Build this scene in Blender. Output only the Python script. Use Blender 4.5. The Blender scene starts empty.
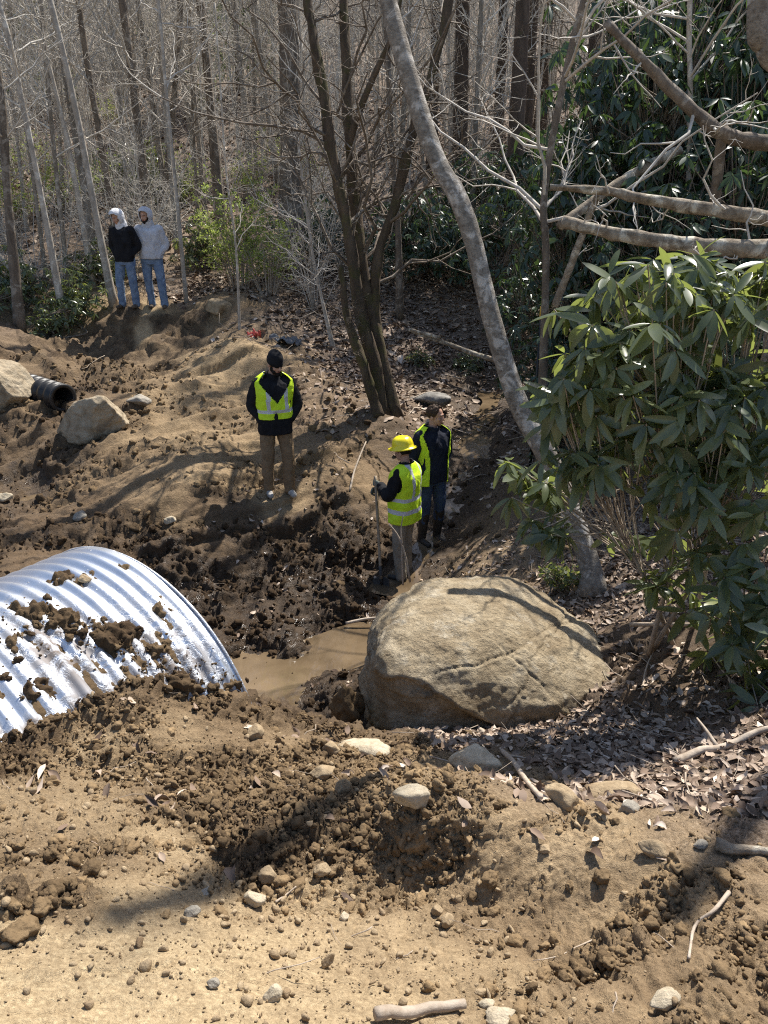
import bpy, math
import numpy as np
from mathutils import Vector

# ------------------------------------------------------------------ camera, world, sun, exposure
SC = bpy.context.scene
COL = SC.collection
F_PX, PITCH, CAM_H = 769.0, math.radians(22.0), 1.65
cam_d = bpy.data.cameras.new('camera')
cam = bpy.data.objects.new('camera', cam_d); COL.objects.link(cam)
cam.location = (0, 0, CAM_H); cam.rotation_euler = (math.pi/2 - PITCH, 0, 0)
cam_d.sensor_fit = 'VERTICAL'; cam_d.sensor_height = 24.0
cam_d.lens = 24.0*F_PX/1024.0
cam_d.clip_start = 0.05; cam_d.clip_end = 2000
SC.camera = cam
SUN_EL, SUN_AZ = math.radians(57), math.radians(34)      # azimuth to the right of the view direction (+y)
w = bpy.data.worlds.new('World'); SC.world = w; w.use_nodes = True
nt = w.node_tree; bg = nt.nodes['Background']
sky = nt.nodes.new('ShaderNodeTexSky'); sky.sky_type = 'NISHITA'; sky.sun_disc = False
sky.sun_elevation = SUN_EL; sky.sun_rotation = SUN_AZ
sky.air_density = 1.0; sky.dust_density = 1.0; sky.ozone_density = 1.0
nt.links.new(sky.outputs[0], bg.inputs[0]); bg.inputs[1].default_value = 0.11
sun_d = bpy.data.lights.new('sun', 'SUN'); sun_d.energy = 5.0; sun_d.angle = math.radians(0.5); sun_d.color = (1, 0.95, 0.87)
sun = bpy.data.objects.new('sun', sun_d); COL.objects.link(sun)
sun_dir = Vector((math.sin(SUN_AZ)*math.cos(SUN_EL), math.cos(SUN_AZ)*math.cos(SUN_EL), math.sin(SUN_EL)))
sun.rotation_euler = sun_dir.to_track_quat('Z', 'Y').to_euler(); sun.location = (8, 20, 25)
vs = SC.view_settings
vs.view_transform = 'Standard'; vs.look = 'None'; vs.exposure = 0.82; vs.gamma = 1.0; vs.use_curve_mapping = False
SC.cycles.max_bounces = 5; SC.cycles.diffuse_bounces = 2; SC.cycles.glossy_bounces = 2
SC.cycles.transmission_bounces = 2; SC.cycles.transparent_max_bounces = 4
SC.cycles.use_denoising = False; SC.cycles.filter_width = 1.15; SC.cycles.sample_clamp_indirect = 4.0

# ------------------------------------------------------------------ numeric helpers
def rng(seed): return np.random.default_rng(seed)
def hash3(ix, iy, iz, seed):
    h = (ix.astype(np.uint32)*np.uint32(374761393) + iy.astype(np.uint32)*np.uint32(668265263)
         + iz.astype(np.uint32)*np.uint32(2147483647) + np.uint32(seed*1274126177 & 0xffffffff))
    h = (h ^ (h >> np.uint32(13)))*np.uint32(1274126177)
    h = (h ^ (h >> np.uint32(16)))*np.uint32(2246822519)
    return h ^ (h >> np.uint32(15))
def h01(h): return (h & np.uint32(0xffffff)).astype(np.float32)/np.float32(0xffffff)
def vnoise(p, seed=0):
    """value noise in 2 or 3 dimensions, -1..1"""
    p = np.asarray(p, dtype=np.float64)
    if p.shape[-1] == 2: p = np.concatenate([p, np.zeros(p.shape[:-1]+(1,))], -1)
    i = np.floor(p); f = (p-i); f = f*f*f*(f*(f*6-15)+10); i = i.astype(np.int64)
    out = 0
    zs = (0, 1) if np.any(f[..., 2]) else (0,)
    for dz in zs:
        wz = (f[..., 2] if dz else 1-f[..., 2])
        for dy in (0, 1):
            wy = (f[..., 1] if dy else 1-f[..., 1])
            for dx in (0, 1):
                wx = (f[..., 0] if dx else 1-f[..., 0])
                out = out + wx*wy*wz*h01(hash3(i[..., 0]+dx, i[..., 1]+dy, i[..., 2]+dz, seed))
    return out*2-1
def fbm(p, octv=4, seed=0, gain=0.5):
    a, s, o = 1.0, 1.0, 0
    p = np.asarray(p, dtype=np.float64)
    for k in range(octv):
        o = o + a*vnoise(p*s+k*17.3, seed+k); a *= gain; s *= 2.03
    return o
def bumps(p, seed=0, jit=0.95):
    """broken clods: the upper hull of tilted caps, one per cell, about 0..1"""
    i = np.floor(p).astype(np.int64); best = np.full(len(p), -9.0)
    for dx in (-1, 0, 1):
        for dy in (-1, 0, 1):
            cx, cy = i[:, 0]+dx, i[:, 1]+dy; z = np.zeros_like(cx)
            ex = p[:, 0]-(cx+0.5+(h01(hash3(cx, cy, z, seed))-.5)*jit); ey = p[:, 1]-(cy+0.5+(h01(hash3(cx, cy, z, seed+1))-.5)*jit)
            h = h01(hash3(cx, cy, z, seed+2)); tx = h01(hash3(cx, cy, z, seed+3))-.5; ty = h01(hash3(cx, cy, z, seed+4))-.5
            best = np.maximum(best, 0.75*h*h+2.3*(tx*ex+ty*ey)-1.15*(ex*ex+ey*ey))
    return np.clip(best, -0.35, 1)
def sstep(a, b, x):
    t = np.clip((x-a)/(b-a), 0, 1); return t*t*(3-2*t)
def unit(v): return v/np.maximum(np.linalg.norm(v, axis=-1, keepdims=True), 1e-9)

def mesh_of(name, V, Fs, attrs=None, smooth=True, matidx=None):
    """mesh from vertices and a list of (n,k) face arrays, written with foreach_set"""
    V = np.asarray(V, dtype=np.float32).reshape(-1, 3)
    me = bpy.data.meshes.new(name)
    Fs = [np.asarray(f, dtype=np.int32) for f in Fs if len(f)]
    me.vertices.add(len(V)); me.vertices.foreach_set('co', V.ravel())
    nl = sum(f.size for f in Fs); npoly = sum(len(f) for f in Fs)
    me.loops.add(nl); me.polygons.add(npoly)
    me.loops.foreach_set('vertex_index', np.concatenate([f.ravel() for f in Fs]))
    st, o = [], 0
    for f in Fs:
        st.append(o+np.arange(len(f))*f.shape[1]); o += f.size
    me.polygons.foreach_set('loop_start', np.concatenate(st).astype(np.int32))
    me.update(calc_edges=True)
    if smooth: me.polygons.foreach_set('use_smooth', np.ones(npoly, dtype=bool))
    if matidx is not None: me.polygons.foreach_set('material_index', np.asarray(matidx, dtype=np.int32))
    for k, a in (attrs or {}).items():
        a = np.asarray(a, dtype=np.float32)
        at_ = me.attributes.new(k, 'FLOAT', 'POINT'); at_.data.foreach_set('value', a)
    me.validate(); me.update()
    return me
def link(name, me, mats=None, parent=None):
    o = bpy.data.objects.new(name, me); COL.objects.link(o)
    if parent: o.parent = parent
    if mats is not None:
        for m in (mats if isinstance(mats, (list, tuple)) else [mats]): me.materials.append(m)
    return o
def tag(o, label=None, cat=None, group=None, kind=None):
    if label: o['label'] = label
    if cat: o['category'] = cat
    if group: o['group'] = group
    if kind: o['kind'] = kind
    return o
def empty(name, loc=(0, 0, 0), rz=0.0):
    o = bpy.data.objects.new(name, None); COL.objects.link(o); o.location = loc; o.rotation_euler = (0, 0, rz)
    o.empty_display_size = 0.1
    return o
def copy_tree(o, parent=None):
    c = o.copy(); COL.objects.link(c)
    if parent: c.parent = parent
    for ch in o.children: copy_tree(ch, c)
    return c

class MB:
    """collects vertices and faces of one mesh"""
    def __init__(s): s.V, s.F, s.A, s.n = [], {}, {}, 0
    def add(s, V, F, **attrs):
        V = np.asarray(V, dtype=np.float32).reshape(-1, 3)
        for f in (F if isinstance(F, list) else [F]):
            f = np.asarray(f)
            if len(f): s.F.setdefault(f.shape[1], []).append(f+s.n)
        for k, a in attrs.items(): s.A.setdefault(k, []).append(np.broadcast_to(np.asarray(a, dtype=np.float32), (len(V),)))
        s.V.append(V); s.n += len(V)
    def mesh(s, name, smooth=True):
        return mesh_of(name, np.concatenate(s.V), [np.concatenate(f) for f in s.F.values()],
                       {k: np.concatenate(a) for k, a in s.A.items()}, smooth)
    def build(s, name, mats, parent=None, smooth=True): return link(name, s.mesh(name, smooth), mats, parent)

def tubes(P, R, k=5, cap=True):
    """m tubes of n points: P (m,n,3), R (m,n) -> V, [quads, caps]"""
    P = np.asarray(P, dtype=np.float64); R = np.asarray(R, dtype=np.float64)
    if P.ndim == 2: P, R = P[None], R[None]
    m, n, _ = P.shape
    T = unit(np.gradient(P, axis=1))
    d = unit(P[:, -1]-P[:, 0]); ax = np.where(np.abs(d[:, 2:3]) > 0.8, [[1.0, 0.13, 0]], [[0.1, 0.07, 1.0]])
    u = unit(ax[:, None]-T*np.sum(ax[:, None]*T, -1, keepdims=True)); v = np.cross(T, u)
    a = np.arange(k)/k*2*np.pi
    V = P[:, :, None]+R[:, :, None, None]*(np.cos(a)[:, None]*u[:, :, None]+np.sin(a)[:, None]*v[:, :, None])
    idx = np.arange(m*n*k).reshape(m, n, k)
    q = np.stack([idx[:, :-1], np.roll(idx[:, :-1], -1, 2), np.roll(idx[:, 1:], -1, 2), idx[:, 1:]], -1).reshape(-1, 4)
    F = [q]
    if cap: F += [idx[:, 0, ::-1].reshape(-1, k), idx[:, -1].reshape(-1, k)]
    return V.reshape(-1, 3), F
def spline(pts, n):
    """smooth curve through pts (k,d), n samples (Catmull-Rom)"""
    p = np.asarray(pts, dtype=np.float64); k = len(p)
    if k == 2: t = np.linspace(0, 1, n)[:, None]; return p[0]*(1-t)+p[1]*t
    q = np.concatenate([[2*p[0]-p[1]], p, [2*p[-1]-p[-2]]])
    t = np.linspace(0, k-1-1e-9, n); i = t.astype(int); f = (t-i)[:, None]
    a, b, c, d = q[i], q[i+1], q[i+2], q[i+3]
    return 0.5*(2*b+(c-a)*f+(2*a-5*b+4*c-d)*f**2+(3*b-a-3*c+d)*f**3)

# ------------------------------------------------------------------ from a place on the photo to a place in the world
CP, SP = math.cos(PITCH), math.sin(PITCH)
def ray(px, py):
    u, v = (px-384)/F_PX, (512-py)/F_PX
    return np.array([u, CP+v*SP, -SP+v*CP])
ORG = np.array([0, 0, CAM_H])
def at(px, py, z):
    d = ray(px, py); return ORG+d*((z-CAM_H)/d[2])
def at_y(px, py, y):
    d = ray(px, py); return ORG+d*(y/d[1])
def px_m(P): return F_PX/(P[1]*CP-(P[2]-CAM_H)*SP)      # pixels per metre there

# ------------------------------------------------------------------ materials
def node_mat(name):
    m = bpy.data.materials.new(name); m.use_nodes = True
    t = m.node_tree; t.nodes.clear()
    out = t.nodes.new('ShaderNodeOutputMaterial')
    return m, t, out
def N(t, typ, **kw):
    n = t.nodes.new('ShaderNode'+typ)
    for k, v in kw.items():
        if k.startswith('i_'):
            key = k[2:].replace('_', ' ')
            n.inputs[key].default_value = v
        else: setattr(n, k, v)
    return n
def L(t, a, b): t.links.new(a, b)
def noise(t, scale, detail=4, rough=0.55, vec=None, dist=0.0):
    n = N(t, 'TexNoise'); n.inputs['Scale'].default_value = scale; n.inputs['Detail'].default_value = detail
    n.inputs['Roughness'].default_value = rough; n.inputs['Distortion'].default_value = dist
    if vec is not None: L(t, vec, n.inputs['Vector'])
    return n.outputs['Fac']
def ramp(t, fac, stops):
    r = N(t, 'ValToRGB'); e = r.color_ramp.elements
    while len(e) < len(stops): e.new(0.5)
    for el, (p, c) in zip(e, stops):
        el.position = p; el.color = (c[0], c[1], c[2], 1) if not np.isscalar(c) else (c, c, c, 1)
    L(t, fac, r.inputs[0]); return r.outputs[0]
def mixc(t, fac, a, b, mode='MIX'):
    n = N(t, 'Mix', data_type='RGBA', blend_type=mode)
    for s, v in ((n.inputs[0], fac), (n.inputs[6], a), (n.inputs[7], b)):
        if isinstance(v, (int, float)): s.default_value = v
        elif isinstance(v, (tuple, list)): s.default_value = (v[0], v[1], v[2], 1)
        else: L(t, v, s)
    return n.outputs[2]
def math_(t, op, a, b=0.0, clamp=False):
    n = N(t, 'Math', operation=op); n.use_clamp = clamp
    for s, v in ((n.inputs[0], a), (n.inputs[1], b)):
        if isinstance(v, (int, float)): s.default_value = v
        else: L(t, v, s)
    return n.outputs[0]
def attr(t, name):
    n = N(t, 'Attribute', attribute_name=name); return n.outputs['Fac']
def objpos(t): return N(t, 'TexCoord').outputs['Object']
def principled(t, out, color, rough=0.8, metal=0.0, bump=None, bump_d=0.01, bump_s=1.0, spec=0.5):
    b = N(t, 'BsdfPrincipled')
    for s, v in ((b.inputs['Base Color'], color), (b.inputs['Roughness'], rough), (b.inputs['Metallic'], metal)):
        if isinstance(v, (int, float)): s.default_value = v
        elif isinstance(v, (tuple, list)): s.default_value = (v[0], v[1], v[2], 1)
        else: L(t, v, s)
    b.inputs['Specular IOR Level'].default_value = spec
    if bump is not None:
        bn = N(t, 'Bump'); bn.inputs['Distance'].default_value = bump_d; bn.inputs['Strength'].default_value = bump_s
        L(t, bump, bn.inputs['Height']); L(t, bn.outputs[0], b.inputs['Normal'])
    L(t, b.outputs[0], out.inputs[0]); return b
M = {}
def simple_mat(name, c0, c1, scale, rough=0.85, bump_d=0.004, bscale=None, spec=0.4, metal=0.0):
    m, t, out = node_mat(name); v = objpos(t)
    col = ramp(t, noise(t, scale, 6, 0.6, v), [(0.3, c0), (0.7, c1)])
    principled(t, out, col, rough, metal, noise(t, bscale or scale*3, 6, 0.65, v), bump_d, 0.8, spec); M[name] = m; return m

# ground: bare soil, pale dry crust, wet mud, leaf mould; zones are vertex values, the mud one also paints shade on steep faces
m, t, out = node_mat('soil'); v = objpos(t); M['soil'] = m
n1, n2, n3 = noise(t, 1.3, 6, 0.6, v), noise(t, 9, 6, 0.65, v), noise(t, 70, 5, 0.7, v)
base = ramp(t, n2, [(0.28, (0.12, 0.077, 0.041)), (0.5, (0.235, 0.156, 0.085)), (0.72, (0.35, 0.245, 0.138))])
base = mixc(t, math_(t, 'MULTIPLY', sub := ramp(t, n1, [(0.35, 0), (0.7, 1)]), 0.5), base, (0.29, 0.195, 0.11))
pale = ramp(t, n3, [(0.3, (0.41, 0.295, 0.165)), (0.7, (0.60, 0.465, 0.28))])
base = mixc(t, math_(t, 'MULTIPLY', attr(t, 'pale'), math_(t, 'ADD', n2, 0.45), True), base, pale)
dug = math_(t, 'MULTIPLY', attr(t, 'dug'), ramp(t, noise(t, 3.2, 7, 0.72, v, 0.6), [(0.38, 0), (0.58, 1)]), True)
base = mixc(t, math_(t, 'MULTIPLY', dug, 0.9), base, ramp(t, n3, [(0.3, (0.050, 0.031, 0.016)), (0.7, (0.135, 0.086, 0.046))]))
lit = ramp(t, n3, [(0.35, (0.10, 0.068, 0.048)), (0.58, (0.28, 0.215, 0.165)), (0.75, (0.46, 0.385, 0.32))])
base = mixc(t, attr(t, 'litter'), base, lit)
wet_shade_f = math_(t, 'MULTIPLY', attr(t, 'wet'), math_(t, 'ADD', math_(t, 'MULTIPLY', n2, 3.0), -0.25), True)  # mud wetness, doubling as shade painted into steep soil faces
base = mixc(t, wet_shade_f, base, ramp(t, n2, [(0.3, (0.035, 0.023, 0.014)), (0.7, (0.085, 0.056, 0.033))]))
base = mixc(t, 0.7, base, ramp(t, n3, [(0.28, 0.36), (0.72, 0.66)]), 'OVERLAY')
rough = math_(t, 'SUBTRACT', 0.95, math_(t, 'MULTIPLY', math_(t, 'MULTIPLY', math_(t, 'POWER', wet_shade_f, 3.0), ramp(t, noise(t, 4, 4, 0.6, v), [(0.42, 0.3), (0.58, 1)])), 0.78))
hgt = math_(t, 'ADD', math_(t, 'MULTIPLY', noise(t, 22, 8, 0.72, v, 0.4), 2.6), math_(t, 'ADD', math_(t, 'MULTIPLY', n3, 0.5), math_(t, 'MULTIPLY', noise(t, 260, 3, 0.6, v), 0.5)))
principled(t, out, base, rough, 0, hgt, 0.012, 1.0, 0.3)

m, t, out = node_mat('clod_soil'); v = objpos(t); M['clod_soil'] = m
tn = attr(t, 'tint')
c = mixc(t, tn, (0.048, 0.030, 0.016), (0.36, 0.25, 0.135))
c = mixc(t, 0.6, c, ramp(t, noise(t, 60, 5, 0.65, v), [(0.3, 0.35), (0.7, 0.65)]), 'OVERLAY')
principled(t, out, c, 0.95, 0, noise(t, 130, 5, 0.7, v), 0.006, 0.9, 0.2)

def rock_mat(name, lo, hi, accent, scale, bump_d=0.012):
    m, t, out = node_mat(name); v = objpos(t); M[name] = m
    c = ramp(t, noise(t, scale, 8, 0.62, v, 0.4), [(0.32, lo), (0.68, hi)])
    c = mixc(t, ramp(t, noise(t, scale*0.45, 5, 0.6, v, 0.8), [(0.52, 0), (0.66, 0.8)]), c, accent)
    c = mixc(t, 0.5, c, ramp(t, noise(t, scale*14, 4, 0.7, v), [(0.3, 0.38), (0.7, 0.62)]), 'OVERLAY')
    h = math_(t, 'ADD', noise(t, scale*3, 8, 0.68, v, 0.3), math_(t, 'MULTIPLY', noise(t, scale*18, 4, 0.7, v), 0.25))
    principled(t, out, c, 0.88, 0, h, bump_d, 0.9, 0.3)
rock_mat('pale_stone', (0.36, 0.295, 0.20), (0.55, 0.475, 0.35), (0.30, 0.215, 0.12), 14)
rock_mat('tan_stone', (0.25, 0.18, 0.105), (0.43, 0.33, 0.205), (0.20, 0.13, 0.07), 12)
rock_mat('weathered_stone', (0.27, 0.21, 0.135), (0.45, 0.375, 0.265), (0.17, 0.125, 0.08), 7, 0.03)
rock_mat('dark_stone', (0.10, 0.095, 0.085), (0.24, 0.225, 0.20), (0.32, 0.30, 0.27), 12)
rock_mat('grey_stone', (0.22, 0.195, 0.155), (0.38, 0.345, 0.285), (0.25, 0.19, 0.13), 12)

# the big boulder: weathered grey-tan crust, brown lower face, dark damp foot
m, t, out = node_mat('boulder_stone'); v = objpos(t); M['boulder_stone'] = m
mp = N(t, 'Mapping'); mp.inputs['Scale'].default_value = (0.8, 1, 1.5); mp.inputs['Rotation'].default_value = (0, 0.3, 0.2); L(t, v, mp.inputs[0])
c = ramp(t, noise(t, 3.0, 10, 0.7, v, 0.1), [(0.32, (0.19, 0.138, 0.08)), (0.5, (0.37, 0.295, 0.19)), (0.68, (0.53, 0.45, 0.32))])
c = mixc(t, ramp(t, noise(t, 1.3, 8, 0.66, v, 0.2), [(0.5, 0), (0.62, 0.6)]), c, (0.22, 0.17, 0.11))
c = mixc(t, ramp(t, noise(t, 5, 8, 0.72, v, 0.1), [(0.55, 0), (0.68, 0.75)]), c, (0.56, 0.50, 0.39))
c = mixc(t, ramp(t, noise(t, 3.1, 9, 0.74, v, 0.2), [(0.56, 0), (0.66, 0.75)]), c, (0.10, 0.08, 0.055))
c = mixc(t, math_(t, 'MULTIPLY', attr(t, 'damp'), 0.9), c, (0.085, 0.062, 0.036))
c = mixc(t, math_(t, 'MULTIPLY', attr(t, 'moss'), ramp(t, noise(t, 16, 5, 0.7, v), [(0.4, 0), (0.6, 1)])), c, (0.075, 0.085, 0.03))
c = mixc(t, 0.55, c, ramp(t, noise(t, 45, 5, 0.7, v), [(0.3, 0.36), (0.7, 0.64)]), 'OVERLAY')
h = math_(t, 'ADD', noise(t, 6, 12, 0.72, v, 0.0), math_(t, 'MULTIPLY', noise(t, 60, 5, 0.7, v), 0.15))
principled(t, out, c, 0.9, 0, h, 0.08, 1.0, 0.25)

# galvanised steel, with mud smears
m, t, out = node_mat('galvanised_steel'); v = objpos(t); M['galvanised_steel'] = m
sp = N(t, 'VectorMath', operation='MULTIPLY'); L(t, v, sp.inputs[0]); sp.inputs[1].default_value = (1, 1, 1)
c = ramp(t, noise(t, 6, 4, 0.6, v), [(0.3, (0.56, 0.60, 0.66)), (0.7, (0.68, 0.71, 0.76))])  # slight blue in the base colour stands in for the reflected sky
mud = math_(t, 'MULTIPLY', attr(t, 'mud'), ramp(t, noise(t, 11, 6, 0.7, v, 0.5), [(0.42, 0), (0.56, 1)]), True)
specks = ramp(t, noise(t, 34, 3, 0.6, v), [(0.69, 0), (0.74, 0.75)])
mud = math_(t, 'MAXIMUM', mud, specks)
c = mixc(t, mud, c, (0.12, 0.078, 0.045))
principled(t, out, c, math_(t, 'ADD', 0.43, math_(t, 'MULTIPLY', mud, 0.5)), math_(t, 'SUBTRACT', 0.92, math_(t, 'MULTIPLY', mud, 0.92)),
           math_(t, 'MULTIPLY', mud, 1.0), 0.006, 1.0, 0.5)

# muddy water
m, t, out = node_mat('muddy_water'); v = objpos(t); M['muddy_water'] = m
c = ramp(t, noise(t, 2.2, 4, 0.5, v), [(0.3, (0.075, 0.052, 0.029)), (0.7, (0.185, 0.133, 0.08))])
mp = N(t, 'Mapping'); mp.inputs['Scale'].default_value = (1, 0.4, 1); mp.inputs['Rotation'].default_value = (0, 0, 0.5); L(t, v, mp.inputs[0])
rip = noise(t, 9, 2, 0.4, mp.outputs[0], 0.5)
b = principled(t, out, c, 0.10, 0, rip, 0.012, 0.7, 0.6)

simple_mat('black_plastic', (0.012, 0.012, 0.013), (0.03, 0.029, 0.028), 20, 0.42, 0.002)

def bark_mat(name, lo, hi, spot=None, moss=0.0, scale=9, bump_d=0.012, vert=0.28):
    m, t, out = node_mat(name); v = objpos(t); M[name] = m
    mp = N(t, 'Mapping'); mp.inputs['Scale'].default_value = (1, 1, vert); L(t, v, mp.inputs[0])
    n = noise(t, scale, 8, 0.65, mp.outputs[0], 0.3)
    c = ramp(t, n, [(0.3, lo), (0.7, hi)])
    if spot: c = mixc(t, ramp(t, noise(t, 7, 5, 0.65, v, 0.5), [(0.52, 0), (0.62, 0.9)]), c, spot)
    if moss:
        mm = ramp(t, noise(t, 3.5, 6, 0.7, v, 0.4), [(0.66-moss*0.2, 0), (0.80-moss*0.2, .8)])
        c = mixc(t, mm, c, (0.085, 0.080, 0.028))
    rnd = N(t, 'ObjectInfo').outputs['Random']
    c = mixc(t, 0.45, c, ramp(t, rnd, [(0, 0.36), (1, 0.66)]), 'OVERLAY')
    principled(t, out, c, 0.9, 0, noise(t, scale*3, 6, 0.7, mp.outputs[0]), bump_d, 0.9, 0.25)
bark_mat('birch_bark', (0.11, 0.09, 0.07), (0.33, 0.295, 0.245), (0.54, 0.50, 0.44), 0.05, 20, 0.012, 1.6)
bark_mat('mossy_bark', (0.05, 0.036, 0.024), (0.15, 0.11, 0.075), None, 0.85, 12, 0.02)
bark_mat('sapling_bark', (0.24, 0.205, 0.165), (0.50, 0.45, 0.38), (0.60, 0.56, 0.49), 0.0, 10, 0.006)
bark_mat('brown_bark', (0.085, 0.066, 0.05), (0.23, 0.185, 0.14), (0.32, 0.28, 0.23), 0.1, 10, 0.02)
bark_mat('woods_bark', (0.15, 0.125, 0.095), (0.36, 0.31, 0.25), (0.44, 0.40, 0.34), 0.0, 10, 0.012)
bark_mat('dark_bark', (0.05, 0.036, 0.027), (0.13, 0.095, 0.07), None, 0.15, 9, 0.03)
bark_mat('log_bark', (0.11, 0.085, 0.06), (0.36, 0.30, 0.225), (0.52, 0.48, 0.39), 0.36, 14, 0.016, 1.0)
bark_mat('stick_wood', (0.26, 0.20, 0.145), (0.47, 0.40, 0.32), None, 0.0, 14, 0.004, 1.0)
bark_mat('twig_bark', (0.36, 0.325, 0.275), (0.66, 0.61, 0.53), None, 0.0, 9, 0.003, 1.0)

def leaf_mat(name, lo, hi, trans, rough=0.38, tw=0.3, young=None):
    m, t, out = node_mat(name); M[name] = m
    tn = attr(t, 'tint')
    c = mixc(t, tn, lo, hi)
    if young: c = mixc(t, ramp(t, tn, [(0.93, 0), (0.97, 1)]), c, young)
    b = N(t, 'BsdfPrincipled'); b.inputs['Roughness'].default_value = rough; b.inputs['Specular IOR Level'].default_value = 0.5
    L(t, c, b.inputs['Base Color'])
    tr = N(t, 'BsdfTranslucent'); L(t, mixc(t, tn, trans, tuple(min(1, x*1.5) for x in trans)), tr.inputs[0])
    mx = N(t, 'MixShader'); mx.inputs[0].default_value = tw
    L(t, b.outputs[0], mx.inputs[1]); L(t, tr.outputs[0], mx.inputs[2]); L(t, mx.outputs[0], out.inputs[0])
leaf_mat('rhododendron_leaf', (0.042, 0.060, 0.034), (0.145, 0.172, 0.09), (0.34, 0.40, 0.09), 0.24, 0.28, (0.26, 0.26, 0.05))
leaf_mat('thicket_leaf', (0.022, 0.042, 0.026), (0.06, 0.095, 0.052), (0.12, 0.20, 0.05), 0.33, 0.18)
leaf_mat('spring_leaf', (0.12, 0.17, 0.04), (0.24, 0.30, 0.08), (0.45, 0.55, 0.12), 0.6, 0.4)
leaf_mat('hemlock_needle', (0.025, 0.042, 0.02), (0.06, 0.085, 0.035), (0.10, 0.16, 0.04), 0.6, 0.25)
m, t, out = node_mat('dead_leaf'); M['dead_leaf'] = m
c = ramp(t, attr(t, 'tint'), [(0, (0.085, 0.053, 0.034)), (0.4, (0.21, 0.145, 0.10)), (0.75, (0.42, 0.33, 0.25)), (1, (0.60, 0.50, 0.41))])
b = principled(t, out, c, 0.7, 0, None, 0, 0, 0.35)

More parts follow.
